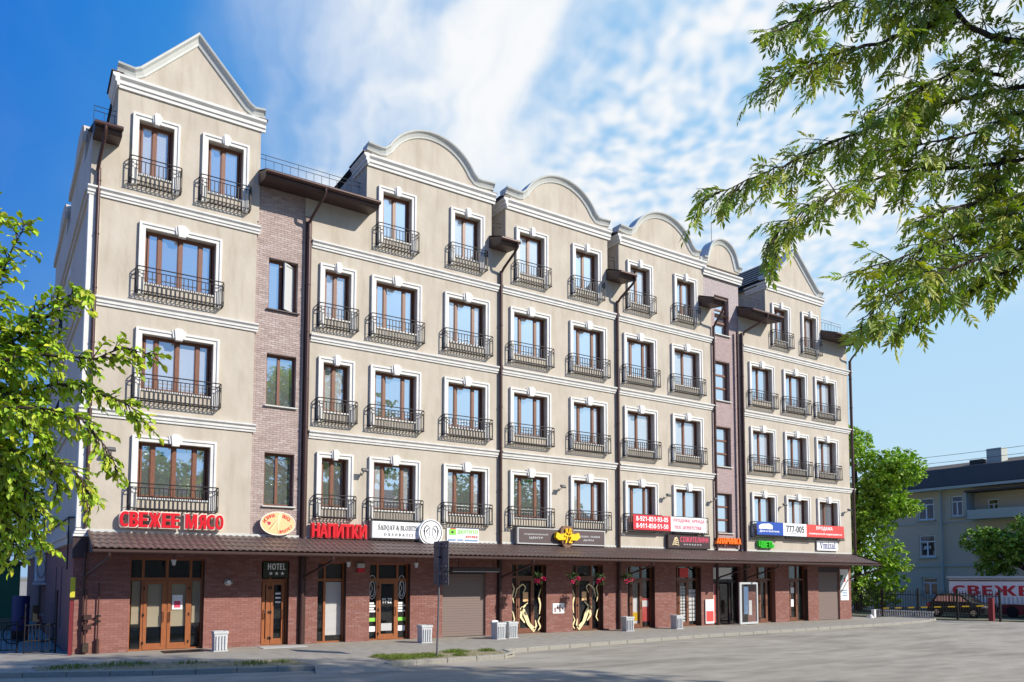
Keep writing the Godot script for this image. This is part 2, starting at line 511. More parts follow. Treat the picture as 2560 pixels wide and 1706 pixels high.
# x0..x1 outer edge of the white surround, top its top
func window(x0: float, x1: float, top: float, panes: Array, curtain := 0, railing := true, single := false) -> void:
	var w := x1 - x0
	var o := node("window", house, Vector3(x0, top, 0))
	var key := "win%.2f%s" % [w, str(panes)]
	var ox0 := 0.19; var ox1 := w - 0.19; var oy1 := -0.185; var oy0 := -2.0
	if not cache.has(key):
		var s := MB.new()
		ring(0, w, -2.42, 0, 0.075, -0.01, 0.11, true, s)
		ring(0.074, w - 0.074, -2.41, -0.074, 0.115, -0.01, 0.075, true, s)
		cache[key + "s"] = s.mesh()
		var f := MB.new()
		ring(ox0 - 0.02, ox1 + 0.02, oy0 - 0.02, oy1 + 0.02, 0.09, -0.27, -0.2, false, f)
		var gw := ox1 - ox0 - 0.14
		var x := ox0 + 0.07
		var edges := [x]
		for k in panes.size():
			x += gw * panes[k]
			edges.append(x)
			if k < panes.size() - 1:
				f.box(Vector3(x - 0.055, oy0 + 0.06, -0.262), Vector3(x + 0.055, oy1 - 0.06, -0.185))
		cache[key] = f.mesh()
		cache[key + "e"] = edges
		for k in panes.size():
			# the leaf's own thin frame and its pane
			var l := MB.new()
			ring(edges[k] + 0.03, edges[k + 1] - 0.03, oy0 + 0.05, oy1 - 0.05, 0.055, -0.255, -0.208, false, l)
			cache[key + "l%d" % k] = l.mesh()
			cache[key + "p%d" % k] = bx(Vector3(edges[k] + 0.06, oy0 + 0.08, -0.236), Vector3(edges[k + 1] - 0.06, oy1 - 0.08, -0.231))
		cache[key + "i"] = bx(Vector3(ox0 - 0.05, oy0 - 0.06, -0.26), Vector3(ox1 + 0.05, oy0, 0.05), 0.008)
	put("frame", cache[key], M.wood, o)
	var edges: Array = cache[key + "e"]
	for k in panes.size():
		put("sash", cache[key + "l%d" % k], M.wood, o)
		put("pane", cache[key + "p%d" % k], M.pane_clear if curtain > 0 and (k == 0 or k == panes.size() - 1 or curtain == 4) else M.pane, o)
	put("surround", cache[key + "s"], M.stucco_white, o)
	put("sill", cache[key + "i"], M.stucco_white, o)
	# keystone: two stepped cheeks and a wedge
	var big := w > 1.9
	var kk := "key_big" if big else "key"
	if not cache.has(kk):
		var b := MB.new()
		var a := 0.15 if big else 0.1
		b.prism(PackedVector2Array([Vector2(-a * 0.72, -0.27), Vector2(a * 0.72, -0.27), Vector2(a, 0.08), Vector2(a * 0.55, 0.13), Vector2(-a * 0.55, 0.13), Vector2(-a, 0.08)]), 0.0, 0.17)
		b.prism(PackedVector2Array([Vector2(-a * 1.2, -0.2), Vector2(-a * 0.7, -0.2), Vector2(-a * 0.9, 0.06), Vector2(-a * 1.5, 0.06)]), 0.0, 0.13)
		b.prism(PackedVector2Array([Vector2(a * 1.2, -0.2), Vector2(a * 0.7, -0.2), Vector2(a * 0.9, 0.06), Vector2(a * 1.5, 0.06)]), 0.0, 0.13)
		cache[kk] = b.mesh()
	put("keystone", cache[kk], M.stucco_white, o, Vector3(w / 2, 0, 0))
	if curtain > 0:
		var h := 1.72
		var lw: float = edges[1] - edges[0]
		if curtain == 1 or curtain == 3:
			put("curtain", curtain_mesh(lw * 0.8, h, 1, 0.3), M.curtain, o, Vector3(edges[0] + 0.03, oy0 + 0.06, -0.42))
		if curtain == 2 or curtain == 3:
			var cw: float = (edges[-1] - edges[-2]) * 0.9
			var c := put("curtain", curtain_mesh(cw, h, 2, 0.55), M.curtain, o, Vector3(edges[-1] - 0.03, oy0 + 0.06, -0.42))
			c.scale.x = -1.0
		if curtain == 4:
			put("curtain", curtain_mesh(edges[-1] - edges[0], h, 3), M.curtain, o, Vector3(edges[0], oy0 + 0.06, -0.45))
	if railing:
		balcony(x0 - 0.06, x1 + 0.06, top, single)

func balcony(x0: float, x1: float, top: float, single: bool) -> void:
	var w := x1 - x0
	var dz := 0.29
	var o := node("balcony_railing", house, Vector3(x0, top, 0))
	var yt := -1.58; var yb := -2.38
	var key := "bal%.2f%s" % [w, single]
	var n := int(round((w - 0.1) / 0.135))
	if not cache.has(key):
		var b := MB.new()
		var r := 0.02
		for y in [yt, yt - 0.13]:
			b.tube([Vector3(0, y, 0), Vector3(0, y, dz - 0.08), Vector3(0.03, y, dz - 0.02), Vector3(0.1, y, dz), Vector3(w - 0.1, y, dz), Vector3(w - 0.03, y, dz - 0.02), Vector3(w, y, dz - 0.08), Vector3(w, y, 0)], r if y == yt else r * 0.8, -1.0, 6)
		b.tube([Vector3(0, yb, 0), Vector3(0, yb, dz), Vector3(w, yb, dz), Vector3(w, yb, 0)], r, -1.0, 6)
		b.box(Vector3(0, yb - 0.014, 0.0), Vector3(w, yb + 0.014, 0.03))
		for x in [0.0, w]:
			b.box(Vector3(x - 0.014, yb, 0.0), Vector3(x + 0.014, yt, 0.026))
			b.box(Vector3(x - 0.01, yb, dz - 0.05), Vector3(x + 0.01, yt - 0.01, dz - 0.03))
			# curled corner brackets
			var s := 1.0 if x == 0.0 else -1.0
			var pts := []
			for k in 9:
				var a := PI * 0.5 + k * PI * 0.16
				pts.append(Vector3(x + s * (0.075 + 0.055 * cos(a)), yb + 0.075 + 0.055 * sin(a), dz + 0.002))
			b.tube(pts, 0.009, -1.0, 5)
			pts = []
			for k in 9:
				var a := -PI * 0.5 + k * PI * 0.16
				pts.append(Vector3(x + s * 0.001, yt - 0.2 + 0.05 * sin(a), 0.13 + 0.06 * cos(a)))
			b.tube(pts, 0.009, -1.0, 5)
			pts = [Vector3(x, yb + 0.02, 0.02), Vector3(x, yb + 0.12, 0.1), Vector3(x, yb + 0.17, 0.22)]
			b.tube(pts, 0.009, -1.0, 5)
		for z in [0.1, 0.2]:
			b.box(Vector3(0, yb - 0.007, z - 0.006), Vector3(w, yb + 0.003, z + 0.006))
		if not single:
			for k in n + 1:
				var x := 0.05 + (w - 0.1) * k / n
				b.box(Vector3(x - 0.012, yb, dz - 0.012), Vector3(x + 0.012, yt - 0.13, dz + 0.012))
				b.box(Vector3(x - 0.011, yb - 0.014, 0.02), Vector3(x + 0.011, yb + 0.001, dz - 0.01))
		cache[key] = b.mesh()
		if not cache.has("baluster"):
			cache["baluster"] = bx(Vector3(-0.012, yb, dz - 0.012), Vector3(0.012, yt - 0.13, dz + 0.012))
			cache["floor_bar"] = bx(Vector3(-0.011, yb - 0.014, 0.02), Vector3(0.011, yb + 0.001, dz - 0.01))
	put("frame" if single else "grille", cache[key], M.iron, o)
	if single:
		for k in n + 1:
			var x := 0.05 + (w - 0.1) * k / n
			put("baluster", cache["baluster"], M.iron, o, Vector3(x, 0, 0))
			put("floor_bar", cache["floor_bar"], M.iron, o, Vector3(x, 0, 0))

# window without surround, in the brick piers
func plain_window(x0: float, x1: float, y0: float, y1: float, kind := 0, z := -0.06) -> void:
	var o := node("window", house, Vector3(x0, y0, z))
	var w := x1 - x0; var h := y1 - y0
	var f := MB.new()
	ring(-0.02, w + 0.02, -0.02, h + 0.02, 0.1, -0.3, -0.22, false, f)
	if kind == 0 or kind == 2:
		f.box(Vector3(w * 0.46 - 0.05, 0.06, -0.29), Vector3(w * 0.46 + 0.05, h - 0.06, -0.205))
	else:
		for y in [h * 0.34, h * 0.67]:
			f.box(Vector3(0.06, y - 0.045, -0.29), Vector3(w - 0.06, y + 0.045, -0.205))
	build("frame", f, M.wood, o)
	if kind == 0 or kind == 2:
		put("pane", bx(Vector3(0.06, 0.06, -0.262), Vector3(w * 0.46 - 0.03, h - 0.06, -0.257)), M.pane, o)
		if kind == 0:
			put("pane", bx(Vector3(w * 0.46 + 0.03, 0.06, -0.262), Vector3(w - 0.06, h - 0.06, -0.257)), M.pane, o)
		else:
			# the leaf that stands open into the room
			var sf := MB.new()
			ring(-0.5, 0, 0.08, h - 0.08, 0.07, -0.03, 0.03, false, sf)
			sf.box(Vector3(-0.45, 0.12, -0.003), Vector3(-0.05, h - 0.12, 0.003))
			var sm := sf.mesh()
			var so := put("open_sash", sm, M.light_grey, o, Vector3(w - 0.1, 0, -0.27))
			so.rotation.y = 0.6
	else:
		for k in 3:
			put("pane", bx(Vector3(0.06, h * k / 3 + 0.05, -0.262), Vector3(w - 0.06, h * (k + 1) / 3 - 0.05, -0.257)), M.pane, o)
		var c := put("curtain", curtain_mesh(w * 0.6, h - 0.2, 5, 0.5), M.curtain, o, Vector3(w - 0.1, 0.1, -0.45))
		c.scale.x = -1.0
	put("sill", bx(Vector3(-0.06, -0.05, -0.25), Vector3(w + 0.06, 0.0, 0.09), 0.006), M.coping if kind != 2 else M.sign_dark, o)

const BAND := [[0.0, 0.0], [0.05, 0.0], [0.055, 0.085], [0.09, 0.09], [0.095, 0.165], [0.075, 0.175], [0.11, 0.2], [0.15, 0.235], [0.155, 0.295], [0.0, 0.31]]

func band(x0: float, x1: float, y0: float, height: float, called := "band", out := 1.0) -> void:
	var p := PackedVector2Array()
	for k in BAND:
		p.append(Vector2(k[0] * out - 0.005 if k[0] == 0.0 else k[0] * out, y0 + k[1] / 0.31 * height))
	var b := MB.new()
	b.sweep_x(p, x0, x1)
	build(called, b, M.stucco_white, house)

# gable outline -> wall, coping and roof behind
func gable(x0: float, x1: float, line: Array, material: Material, roof := 5.0, tiled := false) -> void:
	var base := 18.62
	var poly := PackedVector2Array([Vector2(x0, base), Vector2(x1, base)])
	for k in range(line.size() - 1, -1, -1):
		poly.append(Vector2(clampf(line[k].x, x0, x1), line[k].y - 0.03))
	var b := MB.new()
	b.prism(poly, -0.35, 0.0)
	build("gable", b, material, house)
	# coping swept along the outline
	var prof := [Vector2(-0.27, 0.004), Vector2(-0.25, 0.05), Vector2(-0.2, 0.065), Vector2(-0.1, 0.12), Vector2(-0.05, 0.2), Vector2(0.0, 0.22), Vector2(0.02, 0.2), Vector2(0.03, -0.4), Vector2(-0.02, -0.42), Vector2(-0.2, -0.36)]
	var c := MB.new()
	var rows := []
	for i in line.size():
		var d := Vector2.ZERO
		if i > 0: d += (line[i] - line[i - 1]).normalized()
		if i < line.size() - 1: d += (line[i + 1] - line[i]).normalized()
		d = d.normalized()
		var nn := Vector2(-d.y, d.x)
		var stretch := 1.0
		if i > 0 and i < line.size() - 1:
			stretch = 1.0 / maxf(0.55, d.dot((line[i] - line[i - 1]).normalized()))
		var row := []
		for p in prof:
			var at: Vector2 = line[i] + nn * p.x * stretch
			row.append(Vector3(at.x, at.y, p.y))
		rows.append(row)
	for i in rows.size() - 1:
		for k in prof.size():
			var k2 := (k + 1) % prof.size()
			c.q(rows[i][k], rows[i + 1][k], rows[i + 1][k2], rows[i][k2])
	for e in [0, rows.size() - 1]:
		for k in range(1, prof.size() - 1):
			if e == 0:
				c.t(rows[e][0], rows[e][k], rows[e][k + 1])
			else:
				c.t(rows[e][0], rows[e][k + 1], rows[e][k])
	build("coping", c, M.coping, house)
	# roof sheet behind
	var r := MB.new()
	var under := []
	for p in line:
		under.append(Vector2(p.x, p.y - 0.16))
	for i in under.size() - 1:
		var a: Vector2 = under[i]; var d: Vector2 = under[i + 1]
		r.q(Vector3(a.x, a.y, -0.36), Vector3(d.x, d.y, -0.36), Vector3(d.x, d.y, -roof), Vector3(a.x, a.y, -roof))
	build("dormer_roof", r, M.roof_sheet, house)
	if tiled:
		# tile courses on the left slope, each a stepped strip along the ridge
		var a := Vector2(line[0].x - 0.1, 18.55); var t := Vector2((line[0].x + line[-1].x) * 0.5, line[line.size() / 2].y - 0.12)
		var n := 9
		for k in n:
			var p0 := a.lerp(t, float(k) / n); var p1 := a.lerp(t, float(k + 1) / n)
			var s := MB.new()
			var up := Vector2(-(t - a).y, (t - a).x).normalized() * 0.06
			s.prism(PackedVector2Array([p0, p1, p1 + up * 0.3, p0 + up]), -roof, -0.43)
			build("tile_course", s, M.roof_sheet, house)

func arc(cx: float, half: float, y0: float, rise: float, x0: float, x1: float) -> Array:
	var pts := [Vector2(x0, y0 + 0.04)]
	var r := (half * half + rise * rise) / (2.0 * rise)
	var flare := 0.22
	pts.append(Vector2(cx - half - flare, y0))
	pts.append(Vector2(cx - half - flare * 0.4, y0 + 0.02))
	var n := 24
	var a0 := asin(half / r)
	for k in n + 1:
		var a := -a0 + 2.0 * a0 * k / n
		var y := y0 + rise - r + r * cos(a)
		if k == 0 or k == n:
			y += 0.1
		pts.append(Vector2(cx + r * sin(a), y))
	pts.append(Vector2(cx + half + flare * 0.4, y0 + 0.02))
	pts.append(Vector2(cx + half + flare, y0))
	pts.append(Vector2(x1, y0 + 0.04))
	return pts

func rake(cx: float, half: float, y0: float, rise: float, x0: float, x1: float) -> Array:
	var pts := [Vector2(x0, y0 + 0.04), Vector2(cx - half - 0.12, y0), Vector2(cx - half + 0.05, y0 + 0.1), Vector2(cx - half * 0.5, y0 + rise * 0.5 + 0.02), Vector2(cx, y0 + rise)]
	pts.append_array([Vector2(cx + half * 0.5, y0 + rise * 0.5 + 0.02), Vector2(cx + half - 0.05, y0 + 0.1), Vector2(cx + half + 0.12, y0), Vector2(x1, y0 + 0.04)])
	return pts

func attic_body(x0: float, x1: float, cornice := true, y := 18.28) -> void:
	# cheeks of the attic storey
	for s in [0, 1]:
		var x := x0 if s == 0 else x1
		var b := MB.new()
		var e := 0.25 if s == 0 else -0.25
		b.box(Vector3(minf(x, x + e), 14.9, -4.6), Vector3(maxf(x, x + e), 18.62, -0.401))
		build("attic_cheek", b, M.plaster, house)
	if cornice:
		band(x0 - 0.02, x1 + 0.14, y, 0.42, "cornice", 1.25)
		# the cornice turns back along the cheek
		var p := PackedVector2Array()
		for k in BAND:
			p.append(Vector2(-k[0] * 1.25 + x0 if k[0] > 0 else x0 + 0.01, y + k[1] / 0.31 * 0.42))
		var b := MB.new()
		b.prism(p, -1.3, 0.19)
		build("cornice_return", b, M.stucco_white, house)
		put("flashing", bx(Vector3(x0 - 0.24, y + 0.424, -1.3), Vector3(x0 + 0.12, y + 0.46, 0.2)), M.eave, house)
		put("flashing", bx(Vector3(x1 - 0.1, y + 0.424, -0.9), Vector3(x1 + 0.2, y + 0.46, 0.16)), M.eave, house)

func eave(x0: float, x1: float, pipe_x := -1.0, fx := -1.0) -> void:
	var o := node("eave", house)
	var p := PackedVector2Array([Vector2(0.0, 16.32), Vector2(0.84, 16.2), Vector2(0.95, 16.26), Vector2(0.97, 16.46), Vector2(0.0, 16.8)])
	var b := MB.new()
	b.sweep_x(p, x0, x1)
	build("soffit", b, M.eave, o)
	var g := MB.new()
	var pts := []
	g.tube([Vector3(x0 - 0.02, 16.4, 1.01), Vector3(x1 + 0.02, 16.4, 1.01)], 0.075, -1.0, 10)
	build("gutter", g, M.pipe, o)
	# the sloping roof field behind the eave
	var r := MB.new()
	r.q(Vector3(x0, 16.5, 0.95), Vector3(x1, 16.5, 0.95), Vector3(x1, 19.4, -6.5), Vector3(x0, 19.4, -6.5))
	build("roof_field", r, M.roof_sheet, o)
	if pipe_x > -0.9:
		var d := MB.new()
		d.tube([Vector3(fx, 16.38, 1.01), Vector3(fx, 16.2, 1.01), Vector3(lerpf(fx, pipe_x, 0.2), 16.0, 0.85), Vector3(lerpf(fx, pipe_x, 0.85), 15.5, 0.25), Vector3(pipe_x, 15.3, 0.1)], 0.055, -1.0, 8)
		build("pipe_offset", d, M.pipe, o)

func downpipe(x: float, y0: float, y1: float, r := 0.06, z := 0.1) -> void:
	var o := node("downpipe", house, Vector3(x, 0, z))
	var b := MB.new()
	b.tube([Vector3(0, y0, 0), Vector3(0, y1, 0)], r, -1.0, 10)
	build("pipe", b, M.pipe, o)
	var y := y0 + 0.6
	var c := MB.new()
	while y < y1:
		c.tube([Vector3(0, y - 0.025, 0), Vector3(0, y + 0.025, 0)], r * 1.2, -1.0, 10)
		y += 1.75
	build("pipe_clamps", c, M.pipe, o)

func brick_field(x0: float, x1: float, y0: float, y1: float, holes: Array, z: float, parent_name: String, tones: Array, split: bool, spread := 0.045) -> void:
	# running bond, every brick its own slightly uneven block
	var bl := 0.24; var bh := 0.068; var jt := 0.009
	var rest := MB.new()
	rest.use_col = true
	var row := 0
	var y := y0
	var one := bx(Vector3(0, 0, -0.02), Vector3(bl, bh, 0.0))
	var holder: Node3D = null
	if split:
		holder = node(parent_name, house)
	while y + bh <= y1 + 0.01:
		var x := x0 - (0.126 if row % 2 else 0.0)
		while x < x1:
			var a := maxf(x, x0); var b := minf(x + bl, x1)
			var pieces := [[a, b]]
			for h in holes:
				if y + bh > h[2] - 0.005 and y < h[3] + 0.005:
					var nx := []
					for pc in pieces:
						if pc[1] <= h[0] or pc[0] >= h[1]:
							nx.append(pc)
						else:
							if pc[0] < h[0]: nx.append([pc[0], h[0]])
							if pc[1] > h[1]: nx.append([h[1], pc[1]])
					pieces = nx
			for pc in pieces:
				if pc[1] - pc[0] < 0.03:
					continue
				var t: Color = tones[rng.randi() % tones.size()]
				var dz := rng.randf_range(0.003, 0.007)
				if split and brick_parts < 299 and y > 0.1 and y < 1.85 and x > -0.35 and x < 5.3:
					brick_parts += 1
					var o := put("brick", one, M["brick_%d" % (rng.randi() % 4)], holder, Vector3(pc[0], y, z + dz))
					o.scale.x = (pc[1] - pc[0]) / bl
				else:
					rest.col = t.lightened(rng.randf_range(0.0, spread)) if rng.randf() < 0.5 else t.darkened(rng.randf_range(0.0, spread))
					var p0 := Vector3(pc[0], y, z); var p1 := Vector3(pc[1], y + bh, z + dz)
					rest.q(Vector3(p0.x, p0.y, p1.z), Vector3(p1.x, p0.y, p1.z), Vector3(p1.x, p1.y, p1.z), Vector3(p0.x, p1.y, p1.z))
					rest.q(Vector3(p0.x, p0.y, z), Vector3(p1.x, p0.y, z), Vector3(p1.x, p0.y, p1.z), Vector3(p0.x, p0.y, p1.z))
					rest.q(Vector3(p0.x, p1.y, p1.z), Vector3(p1.x, p1.y, p1.z), Vector3(p1.x, p1.y, z), Vector3(p0.x, p1.y, z))
					rest.q(Vector3(p0.x, p0.y, z), Vector3(p0.x, p0.y, p1.z), Vector3(p0.x, p1.y, p1.z), Vector3(p0.x, p1.y, z))
					rest.q(Vector3(p1.x, p0.y, p1.z), Vector3(p1.x, p0.y, z), Vector3(p1.x, p1.y, z), Vector3(p1.x, p1.y, p1.z))
			x += bl + jt
		y += bh + jt
		row += 1
	var r := build("brick_courses" if split else "brick_facing", rest, M.brick, holder if split else house)
	r.set_meta("kind", "stuff")

const P3 := [0.25, 0.5, 0.25]
const P2 := [0.46, 0.54]
const P4 := [0.19, 0.31, 0.31, 0.19]

func building() -> void:
	house = thing("apartment_building", Vector3.ZERO, "long beige five storey building with stepped and arched gables above brick shopfronts", "building")
	# ---- windows: [x0, x1, top, panes, curtain]
	var tops := [6.93, 10.47, 13.99, 17.6]
	var wins := []
	for f in 3:
		wins.append([1.1, 3.69, tops[f], P4, [0, 4, 0][f]])
		wins.append([7.17, 8.57, tops[f], P2, [0, 2, 1][f]])
		wins.append([9.2, 11.33, tops[f], P3, [3, 0, 0][f]])
		wins.append([12.37, 14.5, tops[f], P3, [2, 0, 2][f]])
		wins.append([15.54, 17.67, tops[f], P3, [0, 0, 0][f]])
		wins.append([18.75, 20.89, tops[f], P3, [2, 1, 0][f]])
		wins.append([21.94, 24.05, tops[f], P3 if f != 1 else P2, [0, 2, 0][f]])
		wins.append([25.06, 27.21, tops[f], P2, [0, 2, 2][f]])
		wins.append([30.8, 32.85, tops[f], P2, [0, 2, 0][f]])
		wins.append([33.62, 35.72, tops[f], P2, [2, 0, 0][f]])
		wins.append([36.4, 38.46, tops[f], P2, [0, 1, 2][f]])
	for a in [[0.8, 2.25, 1], [2.96, 4.52, 0], [9.44, 11.05, 0], [12.62, 14.23, 1], [15.83, 17.53, 3], [18.9, 20.59, 0], [22.2, 23.84, 2], [25.3, 26.9, 0], [32.75, 34.33, 0], [35.37, 36.88, 3]]:
		wins.append([a[0], a[1], tops[3], P2, a[2]])
	var holes := []
	for w in wins:
		holes.append([w[0] + 0.19, w[1] - 0.19, w[2] - 2.0, w[2] - 0.185])
	var pier1 := [[5.33, 6.39, 4.88, 6.76], [5.33, 6.39, 8.45, 10.32], [5.33, 6.39, 11.93, 13.8]]
	var pier2 := [[28.32, 29.41, 4.69, 6.74], [28.32, 29.41, 8.14, 10.22], [28.32, 29.41, 11.6, 13.68], [28.32, 29.41, 15.1, 17.18]]
	var inside := func(x0: float, x1: float, y0: float, y1: float, all: Array) -> Array:
		var r := []
		for h in all:
			if h[0] >= x0 and h[1] <= x1 and h[2] >= y0 and h[2] < y1:
				r.append(h)
		return r
	# ---- plaster walls, section by section, up to the eaves, then the attic storey
	for s in [[-0.34, 4.87, 0.35, 4.93], [6.6, 15.02, 8.97, 14.62], [15.02, 21.6, 15.33, 21.02], [21.6, 28.0, 21.72, 27.44], [30.1, 39.66, 32.3, 37.26]]:
		wall(s[0], s[1], 3.46, 15.0, inside.call(s[0], s[1], 3.46, 15.0, holes), M.plaster)
		var ah: Array = inside.call(s[0], s[1], 15.0, 18.0, holes)
		if s[2] > s[0]: wall(s[0], s[2], 15.0, 16.6, [], M.plaster)
		if s[1] > s[3]: wall(s[3], s[1], 15.0, 16.6, [], M.plaster)
		wall(s[2], s[3], 15.0, 18.62, ah, M.plaster)
		attic_body(s[2], s[3])
	# ---- brick piers
	wall(4.87, 6.6, 3.46, 16.6, pier1, M.mortar_pier, -0.075)
	brick_field(4.87, 6.6, 3.5, 16.4, pier1, -0.072, "", [Color(0.50, 0.40, 0.365), Color(0.47, 0.37, 0.335), Color(0.53, 0.435, 0.40)], false, 0.1)
	wall(28.0, 30.1, 3.46, 16.2, pier2.slice(0, 3) + [[28.32, 29.41, 15.1, 16.3]], M.mortar_pier, -0.075)
	brick_field(28.0, 30.1, 3.5, 16.2, pier2, -0.072, "", [Color(0.50, 0.385, 0.385), Color(0.48, 0.37, 0.365), Color(0.52, 0.41, 0.405)], false, 0.03)
	wall(27.44, 30.18, 16.2, 18.4, [[28.32, 29.41, 16.1, 17.18]], M.mortar_pier, -0.075)
	brick_field(27.44, 30.18, 16.2, 18.1, [[28.32, 29.41, 16.1, 17.18]], -0.072, "", [Color(0.56, 0.49, 0.49), Color(0.54, 0.47, 0.47)], false, 0.03)
	band(27.4, 30.3, 18.04, 0.38, "cornice", 1.2)
	put("attic_cheek", bx(Vector3(29.9, 16.2, -4.6), Vector3(30.18, 18.5, -0.402)), M.plaster, house)
	for h in pier1:
		plain_window(h[0], h[1], h[2], h[3], 2 if h[2] > 11.0 else 0)
	for h in pier2:
		plain_window(h[0], h[1], h[2], h[3], 1)
	# ---- windows and their french balconies
	for w in wins:
		window(w[0], w[1], w[2], w[3], w[4], true, w[0] < 14.0 and w[2] < 14.5)
	# ---- bands between the storeys
	for y in [7.41, 10.98, 14.51]:
		for s in [[-0.42, 4.97], [6.86, 14.96], [15.14, 21.46], [21.64, 28.18], [30.3, 40.0]]:
			band(s[0], s[1], y, 0.29)
	# ---- gables
	gable(0.35, 4.93, rake(2.73, 1.82, 19.02, 1.98, 0.3, 5.02), M.plaster)
	gable(8.97, 14.62, arc(11.75, 2.02, 19.1, 1.3, 8.95, 14.68), M.plaster)
	gable(15.33, 21.02, arc(18.25, 2.05, 19.14, 1.3, 15.3, 21.08), M.plaster)
	gable(21.72, 27.44, arc(24.58, 2.07, 19.12, 1.33, 21.7, 27.12), M.plaster)
	gable(27.45, 30.18, arc(28.82, 1.12, 18.95, 1.22, 27.47, 30.25), M.plaster, 5.0)
	gable(32.3, 37.26, rake(34.8, 2.02, 19.05, 2.05, 32.25, 37.32), M.plaster, 6.0, true)
	put("antenna", bx(Vector3(28.76, 20.0, -0.6), Vector3(28.78, 21.4, -0.58)), M.iron, house)
	# ---- eaves between the attics, with their pipes
	eave(4.88, 9.1, 6.71, 7.0)
	eave(-0.34, 0.42, -0.16, -0.05)
	eave(14.5, 15.4, 15.05, 15.3)
	eave(20.95, 21.9, 21.53, 21.85)
	eave(27.1, 27.98, 28.05, 27.9)
	eave(30.02, 32.45, 30.2, 31.2)
	eave(37.2, 39.8, 39.78, 39.7)
	for p in [[-0.12, 3.9, 15.4, 0.06], [6.72, 3.7, 15.4, 0.075], [15.05, 3.7, 15.4, 0.07], [21.53, 3.7, 15.4, 0.07], [28.05, 3.7, 15.4, 0.07], [29.85, 3.7, 15.4, 0.07], [30.2, 3.7, 15.4, 0.08], [39.82, 3.2, 15.4, 0.085]]:
		downpipe(p[0], p[1], p[2], p[3])
	put("pipe_casing", bx(Vector3(6.6, 3.8, 0.002), Vector3(6.84, 15.6, 0.05)), M.pipe, house)
	roof_rail(4.95, 8.95, 16.98, -0.5)
	roof_rail(-0.3, 0.34, 16.9, -0.4)
	roof_rail(14.7, 15.28, 16.9, -0.3)
	roof_rail(21.1, 21.7, 16.9, -0.3)
	roof_rail(30.25, 32.2, 16.9, -0.3)
	roof_rail(37.3, 39.8, 16.95, -0.4)
	side_and_inside()

func roof_rail(x0: float, x1: float, y: float, z: float) -> void:
	var b := MB.new()
	for h in [0.0, 0.62, 0.78]:
		b.tube([Vector3(x0, y + h, z), Vector3(x1, y + h, z)], 0.011, -1.0, 5)
	var x := x0
	while x <= x1 + 0.01:
		b.tube([Vector3(x, y - 0.1, z), Vector3(x, y + (0.78 if int((x - x0) / 0.3) % 4 == 0 else 0.62), z)], 0.009, -1.0, 5)
		x += 0.3
	build("roof_railing", b, M.iron, house)

